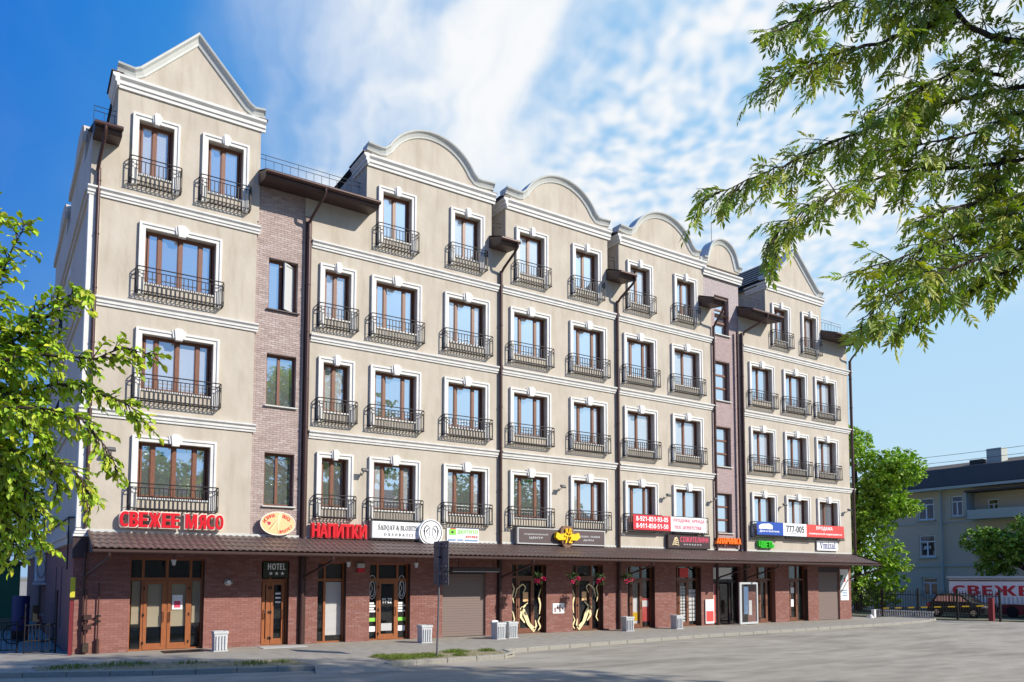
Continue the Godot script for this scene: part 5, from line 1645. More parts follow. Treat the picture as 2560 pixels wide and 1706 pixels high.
	put("hinge_post", bx(Vector3(-0.06, 0.0, -0.03), Vector3(-0.004, 2.12, 0.03)), M.alu, o)
	# corner: yellow plate, meter pipe, red post
	o = thing("gas_pipe", Vector3(0.32, 0, 0.09), "thin dark vertical pipe with valves and a wide foot on the left brick pier", "pipe")
	b = MB.new()
	b.tube([Vector3(0, 0, 0), Vector3(0, 0.45, 0)], 0.055, -1.0, 10)
	b.tube([Vector3(0, 0.45, 0), Vector3(0, 2.2, 0)], 0.022, -1.0, 8)
	build("pipe", b, M.pipe, o)
	b = MB.new()
	for y in [1.0, 1.16]:
		b.tube([Vector3(-0.1, y, 0.03), Vector3(0.08, y, 0.03)], 0.022, -1.0, 6)
		b.tube([Vector3(0, y - 0.03, 0.02), Vector3(0, y + 0.03, 0.02)], 0.05, -1.0, 8)
	build("valves", b, M.iron_black, o)
	o = thing("marker_post", Vector3(-0.42, 0, 0.28), "dark post with a yellow plate at the top, by the left corner of the building", "post")
	put("post", bx(Vector3(-0.05, 0, -0.03), Vector3(0.05, 1.9, 0.03)), M.maroon, o)
	put("yellow_plate", bx(Vector3(-0.055, 1.75, 0.031), Vector3(0.075, 2.35, 0.045)), M.yellow_dull if M.has("yellow_dull") else mat("yellow_dull", g8(196, 190, 52), 0.6), o)
	put("strap", bx(Vector3(-0.07, 1.66, -0.04), Vector3(0.07, 1.72, 0.046)), M.iron_black, o)
	o = thing("meter_bracket", Vector3(-0.02, 0, 0.16), "rusty brown bracket with two flaps beside the left corner post", "bracket")
	put("rail", bx(Vector3(-0.02, 0.1, -0.02), Vector3(0.02, 2.0, 0.02)), M.pipe, o)
	for y in [0.75, 1.05]:
		put("flap", bx(Vector3(-0.06, y, -0.05), Vector3(0.16, y + 0.16, 0.06)), M.pipe, o)
	put("foot", bx(Vector3(-0.08, 0.05, -0.08), Vector3(0.1, 0.35, 0.1), 0.02), M.bark, o)

# ---------------------------------------------------------------- left yard
func left_yard() -> void:
	var o := thing("iron_gate", Vector3(-0.75, 0, -0.9), "open dark iron gate leaf with vertical bars left of the building", "gate", "", 0.5)
	var b := MB.new()
	for p in [[0.0, 0.08, -0.95, 0.08], [0.0, 0.9, -0.95, 0.9], [0.0, 0.42, -0.95, 0.42]]:
		b.tube([Vector3(p[0], p[1], 0), Vector3(p[2], p[3], 0)], 0.018, -1.0, 6)
	b.tube([Vector3(-0.95, 0.05, 0), Vector3(-0.95, 1.55, 0)], 0.022, -1.0, 6)
	build("gate_frame", b, M.iron_black, o)
	var bar := bx(Vector3(-0.009, 0.08, -0.009), Vector3(0.009, 0.9, 0.009))
	for k in 8:
		put("bar", bar, M.iron_black, o, Vector3(-0.1 - k * 0.105, 0, 0))
	b = MB.new()
	b.tube([Vector3(0, -0.1, 0), Vector3(0, 1.95, 0)], 0.03, -1.0, 8)
	build("gate_post", b, M.iron, o)
	put("lock_box", bx(Vector3(-0.75, 1.0, -0.04), Vector3(-0.55, 1.5, 0.04)), M.iron_black, o)
	o = thing("iron_fence", Vector3(-1.75, 0, -2.0), "low iron fence with thin vertical bars at the left edge of the picture", "fence", "", -0.25)
	b = MB.new()
	for y in [0.05, 0.38, 0.92]:
		b.tube([Vector3(0, y, 0), Vector3(-6, y, 0)], 0.018, -1.0, 6)
	for k in 4:
		b.tube([Vector3(-k * 2.0, -0.05, 0), Vector3(-k * 2.0, 1.0, 0)], 0.025, -1.0, 6)
	build("fence_frame", b, M.iron_black, o)
	bar = bx(Vector3(-0.008, 0.05, -0.008), Vector3(0.008, 0.92, 0.008))
	for k in 40:
		if k % 14 != 0:
			put("bar", bar, M.iron_black, o, Vector3(-k * 0.145, 0, 0))
	# air conditioner on the wing
	o = thing("air_conditioner", Vector3(-0.62, 2.15, -13.4), "white air conditioner on a bracket high on the side wall", "air conditioner")
	put("case", bx(Vector3(-0.45, 0.0, -1.0), Vector3(-0.05, 1.35, 0.9), 0.04), M.light_grey, o)
	b = MB.new()
	var pts := []
	for k in 25:
		pts.append(Vector3(-0.25 + 0.16 * cos(TAU * k / 24), 0.6 + 0.4 * sin(TAU * k / 24), 0.91))
	b.tube(pts, 0.015, -1.0, 5, false)
	build("fan_ring", b, M.box_grey, o)
	b = MB.new()
	b.tube([Vector3(-0.02, 1.7, 0.95), Vector3(0.04, 1.5, 1.0), Vector3(0.05, 1.0, 1.0), Vector3(-0.02, 0.5, 0.95)], 0.03, -1.0, 6)
	build("hose", b, M.white, o)
	put("bracket", bx(Vector3(-0.5, -0.12, -1.0), Vector3(0.4, -0.02, 1.0)), M.light_grey, o)
	# green shed with a reddish roof, blue drum, bicycle
	o = thing("green_shed", Vector3(-3.9, 0, -15.0), "dark green shed wall with a rusty roof at the left edge", "shed")
	put("wall", bx(Vector3(-9, -0.1, -3), Vector3(2.3, 2.9, 0.0)), M.green_wall, o)
	put("roof", bx(Vector3(-9.2, 2.92, -3.2), Vector3(2.5, 3.06, 0.35)), M.pipe, o)
	put("plinth", bx(Vector3(-9, -0.1, 0.002), Vector3(2.3, 0.5, 0.05)), M.yard, o)
	o = thing("storage_drum", Vector3(-1.62, 0, -7.6), "large dark blue drum standing behind the gate", "drum")
	b = MB.new()
	b.tube([Vector3(0, 0.35, 0), Vector3(0, 0.38, 0), Vector3(0, 1.0, 0), Vector3(0, 1.62, 0), Vector3(0, 1.65, 0)], 0.29, -1.0, 24)
	build("drum_body", b, M.drum_blue, o)
	b = MB.new()
	for y in [0.75, 1.2]:
		b.tube([Vector3(0, y - 0.03, 0), Vector3(0, y + 0.03, 0)], 0.3, -1.0, 24)
	build("hoop", b, M.drum_blue, o)
	put("stand", bx(Vector3(-0.28, 0, -0.28), Vector3(0.28, 0.345, 0.28)), M.iron_black, o)
	o = thing("bicycle", Vector3(-1.35, 0, -5.6), "dark bicycle leaning in the shade behind the gate", "bicycle", "", 0.3)
	for x in [-0.5, 0.5]:
		b = MB.new()
		pts = []
		for k in 25:
			pts.append(Vector3(x + 0.33 * cos(TAU * k / 24), 0.34 + 0.33 * sin(TAU * k / 24), 0))
		b.tube(pts, 0.02, -1.0, 6, false)
		for k in 8:
			b.tube([Vector3(x, 0.34, 0), Vector3(x + 0.32 * cos(TAU * k / 8), 0.34 + 0.32 * sin(TAU * k / 8), 0)], 0.003, -1.0, 4, false)
		build("wheel", b, M.tyre, o)
	b = MB.new()
	for s in [[Vector3(-0.5, 0.34, 0), Vector3(-0.05, 0.3, 0)], [Vector3(-0.5, 0.34, 0), Vector3(-0.2, 0.82, 0)], [Vector3(-0.05, 0.3, 0), Vector3(-0.22, 0.9, 0)], [Vector3(-0.05, 0.3, 0), Vector3(0.35, 0.8, 0)], [Vector3(-0.2, 0.8, 0), Vector3(0.33, 0.86, 0)], [Vector3(0.5, 0.34, 0), Vector3(0.31, 0.98, 0)]]:
		b.tube(s, 0.017, -1.0, 6)
	build("bicycle_frame", b, M.maroon, o)
	b = MB.new()
	b.tube([Vector3(0.3, 1.0, -0.28), Vector3(0.36, 1.0, -0.15), Vector3(0.31, 0.98, 0), Vector3(0.36, 1.0, 0.15), Vector3(0.3, 1.0, 0.28)], 0.013, -1.0, 6)
	build("handlebar", b, M.chrome, o)
	put("saddle", bx(Vector3(-0.36, 0.9, -0.07), Vector3(-0.1, 0.96, 0.07), 0.02), M.black, o)

# ---------------------------------------------------------------- far right
func far_right() -> void:
	var o := thing("grey_house", Vector3(60, 0, 0), "shaded grey three storey house with dark mansard roof at the far right", "house")
	var wins := [[8.86, 7.1, -7.3, -6.0], [8.86, 7.25, -4.66, -3.75], [5.88, 4.1, -7.3, -6.0], [2.46, 1.0, -7.15, -5.9], [8.4, 7.0, -1.95, -1.15], [5.88, 4.1, -2.6, -1.2], [5.88, 4.1, 1.5, 2.9], [8.86, 7.1, 3.5, 4.9], [2.46, 1.0, -2.6, -1.2]]
	# local frame: x along +z of the world, facing -x
	o.rotation.y = -PI / 2
	var hs := []
	for w in wins:
		hs.append([w[2], w[3], w[1], w[0]])
	house = o
	var up: Array = hs.filter(func(h): return h[2] > 3.4)
	var low: Array = hs.filter(func(h): return h[2] < 3.4)
	wall(-11.0, 16.0, 3.4, 9.5, up, M.far_wall, 0.0, -0.35)
	wall(-11.0, 16.0, -0.1, 3.396, low, M.far_wall_low, 0.05, -0.35)
	put("string_course", bx(Vector3(-11.05, 3.32, 0.051), Vector3(16, 3.48, 0.14)), M.far_trim, o)
	put("string_course", bx(Vector3(-11.02, 6.72, 0.001), Vector3(16, 6.84, 0.06)), M.far_trim, o)
	for h in hs:
		var wn := node("window", o)
		var b := MB.new()
		ring(h[0], h[1], h[2], h[3], 0.1, -0.2, -0.1, false, b)
		b.box(Vector3(h[0] + 0.08, h[2] + (h[3] - h[2]) * 0.68, -0.19), Vector3(h[1] - 0.08, h[2] + (h[3] - h[2]) * 0.68 + 0.08, -0.09))
		b.box(Vector3((h[0] + h[1]) * 0.5 - 0.05, h[2] + 0.08, -0.19), Vector3((h[0] + h[1]) * 0.5 + 0.05, h[2] + (h[3] - h[2]) * 0.68, -0.085))
		build("frame", b, M.white, wn)
		put("pane", bx(Vector3(h[0] + 0.08, h[2] + 0.08, -0.16), Vector3(h[1] - 0.08, h[3] - 0.08, -0.15)), M.shop_pane, wn)
		put("sill", bx(Vector3(h[0] - 0.12, h[2] - 0.12, 0.002), Vector3(h[1] + 0.12, h[2] - 0.02, 0.16)), M.far_trim, wn)
	var b := MB.new()
	b.sweep_x(PackedVector2Array([Vector2(0.6, 9.5), Vector2(0.75, 9.62), Vector2(-0.15, 9.72), Vector2(-1.5, 11.3), Vector2(-6.5, 12.3), Vector2(-12, 11.3), Vector2(-13.2, 9.6), Vector2(-12, 9.5)]), -11.4, 16.4)
	build("roof", b, M.far_roof, o)
	put("eaves_board", bx(Vector3(-11.5, 9.36, 0.0), Vector3(16.4, 9.56, 0.8)), M.far_trim, o)
	put("rear_walls", bx(Vector3(-11.0, -0.1, -12.0), Vector3(16.0, 9.5, -8.0)), M.far_wall, o)
	put("end_wall", bx(Vector3(-11.0, -0.1, -7.99), Vector3(-10.7, 9.5, -0.351)), M.far_wall, o)
	put("chimney", bx(Vector3(-3.0, 11.2, -3.4), Vector3(-1.9, 12.6, -2.4)), M.far_trim, o)
	put("roof_vent", bx(Vector3(-4.4, 11.2, -3.4), Vector3(-3.4, 11.9, -2.6)), M.far_roof, o)
	b = MB.new()
	b.tube([Vector3(-5.35, 0.0, 0.2), Vector3(-5.35, 9.4, 0.2)], 0.08, -1.0, 8)
	build("downpipe", b, M.far_trim, o)
	var bal := node("balcony", o)
	put("balcony_slab", bx(Vector3(-2.9, 6.85, 0.002), Vector3(4.5, 7.0, 1.3)), M.far_trim, bal)
	put("balcony_parapet", bx(Vector3(-2.9, 7.0, 1.2), Vector3(4.5, 7.55, 1.3)), M.far_trim, bal)
	put("balcony_side", bx(Vector3(-2.95, 6.85, 0.002), Vector3(-2.85, 8.9, 1.3)), M.far_trim, bal)
	put("balcony_roof", bx(Vector3(-2.95, 8.92, 0.002), Vector3(4.6, 9.05, 1.4)), M.far_roof, bal)
	put("window_card", bx(Vector3(-7.1, 4.3, -0.148), Vector3(-6.3, 5.2, -0.14)), M.iron, o)
	text("ДСО", Vector3(-6.7, 4.85, -0.13), 0.6, 0.3, 0.01, M.print_white, o)
	# trailer with red letters
	o = thing("food_trailer", Vector3(50.3, 0, 0), "long white trailer with red letters СВЕЖЕ on its side, behind the right fence", "trailer", "", -PI / 2)
	put("body", bx(Vector3(0.0, 0.75, -2.3), Vector3(9.5, 2.35, 0.0), 0.05), M.white, o)
	put("roof_edge", bx(Vector3(-0.1, 2.36, -2.4), Vector3(9.6, 2.52, 0.12), 0.03), M.light_grey, o)
	put("dark_band", bx(Vector3(0.0, 2.2, 0.002), Vector3(9.5, 2.27, 0.02)), M.iron, o)
	text("СВЕЖЕЕ", Vector3(2.95, 1.62, 0.02), 5.4, 0.62, 0.04, M.red_banner, o)
	var slat := bx(Vector3(-0.05, 0.78, 0.002), Vector3(0.05, 1.22, 0.03))
	for k in 30:
		put("lower_slat", slat, M.light_grey, o, Vector3(1.9 + k * 0.25, 0, 0))
	put("skirt", bx(Vector3(3.2, 0.12, -2.2), Vector3(9.4, 0.72, -0.05)), M.maroon, o)
	for x in [3.8, 7.2]:
		b = MB.new()
		b.tube([Vector3(x, 0.32, -0.25), Vector3(x, 0.32, 0.0)], 0.34, -1.0, 18)
		build("wheel", b, M.tyre, o)
	# parked car
	o = thing("parked_car", Vector3(47.6, -0.05, 1.75), "dark hatchback parked side-on behind the low white fence", "car", "", -PI / 2)
	b = MB.new()
	b.prism(PackedVector2Array([Vector2(-1.75, 0.3), Vector2(1.75, 0.3), Vector2(1.8, 0.62), Vector2(1.65, 0.82), Vector2(0.95, 0.92), Vector2(-1.6, 0.95), Vector2(-1.8, 0.75)]), -1.6, 0.0)
	build("body", b, M.car_paint, o)
	b = MB.new()
	b.prism(PackedVector2Array([Vector2(-1.55, 0.94), Vector2(0.95, 0.9), Vector2(0.3, 1.42), Vector2(-0.3, 1.5), Vector2(-1.2, 1.42)]), -1.48, -0.12)
	build("cabin", b, M.car_paint, o)
	b = MB.new()
	b.prism(PackedVector2Array([Vector2(-0.35, 0.98), Vector2(0.7, 0.98), Vector2(0.22, 1.36), Vector2(-0.35, 1.4)]), -0.119, -0.11)
	build("side_window", b, M.pane, o)
	b = MB.new()
	b.prism(PackedVector2Array([Vector2(-1.35, 0.99), Vector2(-0.42, 0.98), Vector2(-0.42, 1.41), Vector2(-1.1, 1.36)]), -0.119, -0.11)
	build("side_window", b, M.pane, o)
	for x in [-1.15, 1.1]:
		var wh := node("wheel", o, Vector3(x, 0.3, 0))
		b = MB.new()
		b.tube([Vector3(0, 0, -0.18), Vector3(0, 0, 0.02)], 0.3, -1.0, 20)
		build("tyre", b, M.tyre, wh)
		b = MB.new()
		b.tube([Vector3(0, 0, 0.0), Vector3(0, 0, 0.03)], 0.18, -1.0, 12)
		build("rim", b, M.chrome, wh)
	put("headlight", bx(Vector3(1.6, 0.62, -0.4), Vector3(1.74, 0.78, 0.005)), M.light_grey, o)
	put("tail_light", bx(Vector3(-1.8, 0.68, -0.3), Vector3(-1.6, 0.86, 0.005)), M.red_banner, o)
	put("door_handle", bx(Vector3(-0.25, 0.84, 0.0), Vector3(-0.08, 0.87, 0.025)), M.iron, o)
	# dark iron fence
	o = thing("tall_iron_fence", Vector3(45.6, 0, -4.2), "tall dark iron fence with spiked bars in front of the grey house", "fence", "", -PI / 2)
	b = MB.new()
	for y in [0.25, 1.35]:
		b.box(Vector3(0, y - 0.02, -0.02), Vector3(9.5, y + 0.02, 0.02))
	for k in 5:
		b.box(Vector3(k * 2.37 - 0.05, -0.1, -0.05), Vector3(k * 2.37 + 0.05, 1.75, 0.05))
	build("fence_frame", b, M.iron_black, o)
	b = MB.new()
	b.box(Vector3(-0.015, 0.05, -0.012), Vector3(0.015, 1.55, 0.012))
	b.tube([Vector3(0, 1.55, 0), Vector3(0, 1.68, 0)], 0.025, 0.003, 6)
	var bar := b.mesh()
	for k in 56:
		put("bar", bar, M.iron_black, o, Vector3(0.1 + k * 0.167, 0, 0))
	# low white fence
	o = thing("low_white_fence", Vector3(44.3, -0.08, -1.6), "low white picket fence along the edge of the road", "fence", "", -PI / 2)
	b = MB.new()
	b.box(Vector3(0, 0.1, -0.02), Vector3(3.8, 0.15, 0.02)); b.box(Vector3(0, 0.4, -0.02), Vector3(3.8, 0.45, 0.02))
	build("rails", b, M.light_grey, o)
	bar = bx(Vector3(-0.03, 0, 0.021), Vector3(0.03, 0.5, 0.04))
	for k in 26:
		put("picket", bar, M.light_grey, o, Vector3(0.06 + k * 0.147, 0, 0))
	o = thing("white_post", Vector3(42.4, -0.1, -0.45), "short white post at the left end of the low picket fence", "post")
	put("shaft", bx(Vector3(-0.1, 0, -0.1), Vector3(0.1, 0.52, 0.1), 0.02), M.white, o)
	put("cap", bx(Vector3(-0.12, 0.52, -0.12), Vector3(0.12, 0.57, 0.12), 0.02), M.white, o)
	o = thing("white_stone", Vector3(41.6, 0.0, -0.2), "small round white stone on the pavement by the far corner", "stone")
	b = MB.new()
	b.tube([Vector3(0, 0, 0), Vector3(0, 0.1, 0), Vector3(0, 0.17, 0), Vector3(0, 0.2, 0)], 0.24, 0.06, 12)
	build("stone", b, M.white, o)
	# barrier pole
	o = thing("barrier_pole", Vector3(44.0, 0, -0.8), "thin yellow and black barrier pole across the yard entrance", "barrier")
	var a := Vector3(0, 0.5, 0); var c := Vector3(0, 0.85, 6.4)
	for k in 16:
		b = MB.new()
		b.tube([a.lerp(c, k / 16.0), a.lerp(c, (k + 1) / 16.0)], 0.035, -1.0, 6)
		build("pole_stripe", b, M.yellow if k % 2 == 0 else M.black, o)
	put("pole_stand", bx(Vector3(-0.1, 0, 6.25), Vector3(0.1, 1.3, 6.5)), M.maroon, o)
	put("rest", bx(Vector3(-0.05, 0, -0.1), Vector3(0.05, 0.46, 0.0)), M.iron, o)
	# overhead wires
	for k in 2:
		b = MB.new()
		var pts := []
		for i in 13:
			var f := i / 12.0
			pts.append(Vector3(62, 12.1 + k * 0.55 + f * 0.6 - 0.5 * sin(PI * f), -14.0 + f * 34.0))
		b.tube(pts, 0.018, -1.0, 5)
		tag(build("overhead_wire", b, M.iron), ["lower", "upper"][k] + " of two thin overhead wires in the sky at the far right", "wire", "overhead wires")

# ---------------------------------------------------------------- trees
func leaf_blade(l: float, w: float) -> ArrayMesh:
	var key := "leaf%.3f_%.3f" % [l, w]
	if not cache.has(key):
		var b := MB.new()
		b.use_col = true
		var st := [[0.0, 0.0], [0.25, 0.85], [0.5, 1.0], [0.78, 0.6], [1.0, 0.0]]
		for s in [-1.0, 1.0]:
			for i in 4:
				var x0: float = st[i][0] * l; var x1: float = st[i + 1][0] * l
				var w0: float = st[i][1] * w * 0.5; var w1: float = st[i + 1][1] * w * 0.5
				var y0 := -0.25 * x0 * x0 / l; var y1 := -0.25 * x1 * x1 / l
				var a := Vector3(x0, y0, 0); var c := Vector3(x1, y1, 0)
				var d := Vector3(x1, y1 + w1 * 0.35, s * w1); var e := Vector3(x0, y0 + w0 * 0.35, s * w0)
				if s > 0:
					b.q(a, e, d, c)
				else:
					b.q(a, c, d, e)
		cache[key] = b.mesh()
	return cache[key]

func spray(n: int, l: float, w: float, gap: float) -> ArrayMesh:
	# compound leaf: leaflets in pairs along a drooping stalk
	var key := "spray%d_%.3f" % [n, l]
	if not cache.has(key):
		var b := MB.new()
		b.use_col = true
		var total := gap * n
		var at := func(x: float) -> Vector3: return Vector3(x, -0.28 * x * x / total, 0)
		var pts := []
		for k in 6:
			pts.append(at.call((total + gap) * k / 5.0))
		b.col = Color(0.75, 0.8, 0.6)
		b.tube(pts, 0.003, 0.002, 4, false)
		b.col = Color.WHITE
		for k in n + 1:
			for s in ([-1.0, 1.0] if k < n else [0.0]):
				var base: Vector3 = at.call(gap * (k + 1))
				var d := Vector3(0.8, -0.2, s * 0.85).normalized() if s != 0.0 else Vector3(0.95, -0.35, 0).normalized()
				var side := d.cross(Vector3(0, 1, 0.15)).normalized()
				var up := side.cross(d).normalized()
				var ll := l * (0.75 + 0.35 * sin(PI * (k + 0.8) / (n + 1.5)))
				var m1 := base + d * ll * 0.45 + Vector3(0, -0.05 * ll, 0); var tip := base + d * ll + Vector3(0, -0.22 * ll, 0)
				var p := m1 + side * w * 0.5 + up * 0.006; var q2 := m1 - side * w * 0.5 + up * 0.006
				b.t(base, m1, p); b.t(p, m1, tip); b.t(base, q2, m1); b.t(q2, tip, m1)
		cache[key] = b.mesh()
	return cache[key]

func multi(parent: Node, called: String, m: Material, mesh: Mesh, xs: Array, tint := 0.35, warm := 0.25) -> MultiMeshInstance3D:
	var mm := MultiMesh.new()
	mm.transform_format = MultiMesh.TRANSFORM_3D
	mm.use_colors = true
	mm.mesh = mesh
	mm.instance_count = xs.size()
	for k in xs.size():
		mm.set_instance_transform(k, xs[k])
		var l := 1.0 + rng.randf_range(-tint, tint)
		mm.set_instance_color(k, Color(l * (1.0 + rng.randf_range(-0.1, warm)), l, l * rng.randf_range(0.7, 1.0)))
	var o := MultiMeshInstance3D.new()
	o.name = numbered(parent, called)
	o.multimesh = mm
	o.material_override = m
	parent.add_child(o, true)
	o.set_meta("kind", "stuff")
	return o

func random_basis(s: float) -> Basis:
	var d := Vector3(rng.randfn(), rng.randfn() * 0.6 - 0.2, rng.randfn()).normalized()
	var up := Vector3(rng.randfn() * 0.5, 1, rng.randfn() * 0.5)
	var z := d.cross(up).normalized()
	return Basis(d, z.cross(d).normalized(), z).scaled(Vector3(s, s, s))

# lobes: [centre, radii, count]; leaves gather in the outer shell, in clumps
func foliage(parent: Node, called: String, m: Material, mesh: Mesh, lobes: Array, s: float, clump := 0) -> void:
	var xs := []
	for l in lobes:
		var k := 0
		while k < l[2]:
			var d := Vector3(rng.randfn(), rng.randfn(), rng.randfn()).normalized()
			var r := pow(rng.randf(), 0.45)
			var c: Vector3 = l[0] + d * l[1] * r
			var n := 1 if clump == 0 else clump
			for j in n:
				var p: Vector3 = c if n == 1 else c + Vector3(rng.randfn(), rng.randfn(), rng.randfn()) * 0.22 * s
				xs.append(Transform3D(random_basis(s * rng.randf_range(0.7, 1.3)), p))
				k += 1
	multi(parent, called, m, mesh, xs)

func trunk_mesh(pts: Array, r0: float, r1: float) -> MB:
	var b := MB.new()
	b.tube(pts, r0, r1, 12)
	return b

func far_tree(at: Vector3, label: String, h: float, lobes: Array, m: Material, leaf: float, group := "", called := "broadleaf_tree") -> void:
	var o := thing(called, at, label, "tree", group)
	build("trunk", trunk_mesh([Vector3.ZERO, Vector3(0.1, h * 0.3, 0), Vector3(0, h * 0.55, 0.1), Vector3(0.1, h * 0.8, 0)], h * 0.022, h * 0.008), M.bark, o)
	var b := MB.new()
	for l in lobes:
		b.tube([Vector3(0, h * 0.35, 0), Vector3(0, h * 0.4, 0).lerp(l[0], 0.5) + Vector3(0, 0.3, 0), l[0]], h * 0.012, h * 0.003, 6)
	build("limbs", b, M.bark, o)
	foliage(o, "crown", m, leaf_blade(1.0, 0.62), lobes, leaf, 7)

func bough_tree(o: Node3D, boughs: Array, radius: Array, mesh: Mesh, twig: Vector2, step: float, per: float, scale_leaf: float, m: Material, droop: float, single_max: int, view: Vector3, side_rate := 1.0) -> void:
	var branches := MB.new()
	var xs := []
	for bi in boughs.size():
		var cv := Curve3D.new()
		var pts: Array = boughs[bi]
		for i in pts.size():
			var tn: Vector3 = (pts[mini(i + 1, pts.size() - 1)] - pts[maxi(i - 1, 0)]) * 0.18
			cv.add_point(pts[i], -tn, tn)
		var L := cv.get_baked_length()
		var line := []
		var n := int(L / 0.15) + 2
		for k in n:
			line.append(cv.sample_baked(L * k / (n - 1)) + Vector3(rng.randfn(), rng.randfn(), rng.randfn()) * 0.012)
		branches.tube(line, radius[bi], 0.006, 7)
		var d := step
		while d < L:
			var f := d / L
			var p := cv.sample_baked(d)
			var dir := (cv.sample_baked(minf(d + 0.05, L)) - cv.sample_baked(maxf(d - 0.05, 0))).normalized()
			var reps := 1 if rng.randf() < 0.7 * side_rate else 2
			for r in reps:
				var side := dir.cross(Vector3(rng.randfn(), rng.randfn(), rng.randfn())).normalized()
				var td := (dir * rng.randf_range(0.5, 1.1) + side * rng.randf_range(0.4, 1.0) + Vector3(0, -droop * rng.randf(), 0)).normalized()
				var tl := rng.randf_range(twig.x, twig.y) * (1.0 - 0.45 * f)
				var tw := []
				for k in 5:
					var t := k / 4.0
					tw.append(p + td * tl * t + Vector3(0, -droop * 0.35 * tl * t * t, 0))
				branches.tube(tw, 0.011, 0.003, 4, false)
				var e := 0.06
				while e < tl:
					var t := e / tl
					var q := p + td * e + Vector3(0, -droop * 0.35 * tl * t * t, 0)
					var ls := td.cross(Vector3(rng.randfn() * 0.6, 1, rng.randfn() * 0.6)).normalized() * (1.0 if rng.randf() < 0.5 else -1.0)
					var ld := (td * rng.randf_range(0.3, 1.0) + ls * rng.randf_range(0.2, 1.0) + Vector3(0, -droop * rng.randf_range(-0.2, 1.3), 0)).normalized()
					var z := ld.cross(Vector3(rng.randfn() * 0.5, 1, rng.randfn() * 0.5)).normalized()
					var s := scale_leaf * rng.randf_range(0.55, 1.25)
					xs.append(Transform3D(Basis(ld, z.cross(ld).normalized(), z).scaled(Vector3(s, s, s)), q))
					e += per * rng.randf_range(0.7, 1.3)
			d += step * rng.randf_range(0.7, 1.3)
	build("branches", branches, M.bark, o)
	# the nearest leaves are parts, the rest one mass
	xs.sort_custom(func(a, b): return a.origin.distance_squared_to(view) < b.origin.distance_squared_to(view))
	var k := 0
	var every := maxi(1, int(xs.size() / float(single_max) * 0.5))
	var rest := []
	for i in xs.size():
		if k < single_max and i % every == 0:
			var lf := put("leaf", mesh, m, o)
			lf.transform = xs[i]
			k += 1
		else:
			rest.append(xs[i])
	multi(o, "foliage", m, mesh, rest, 0.4, 0.45)

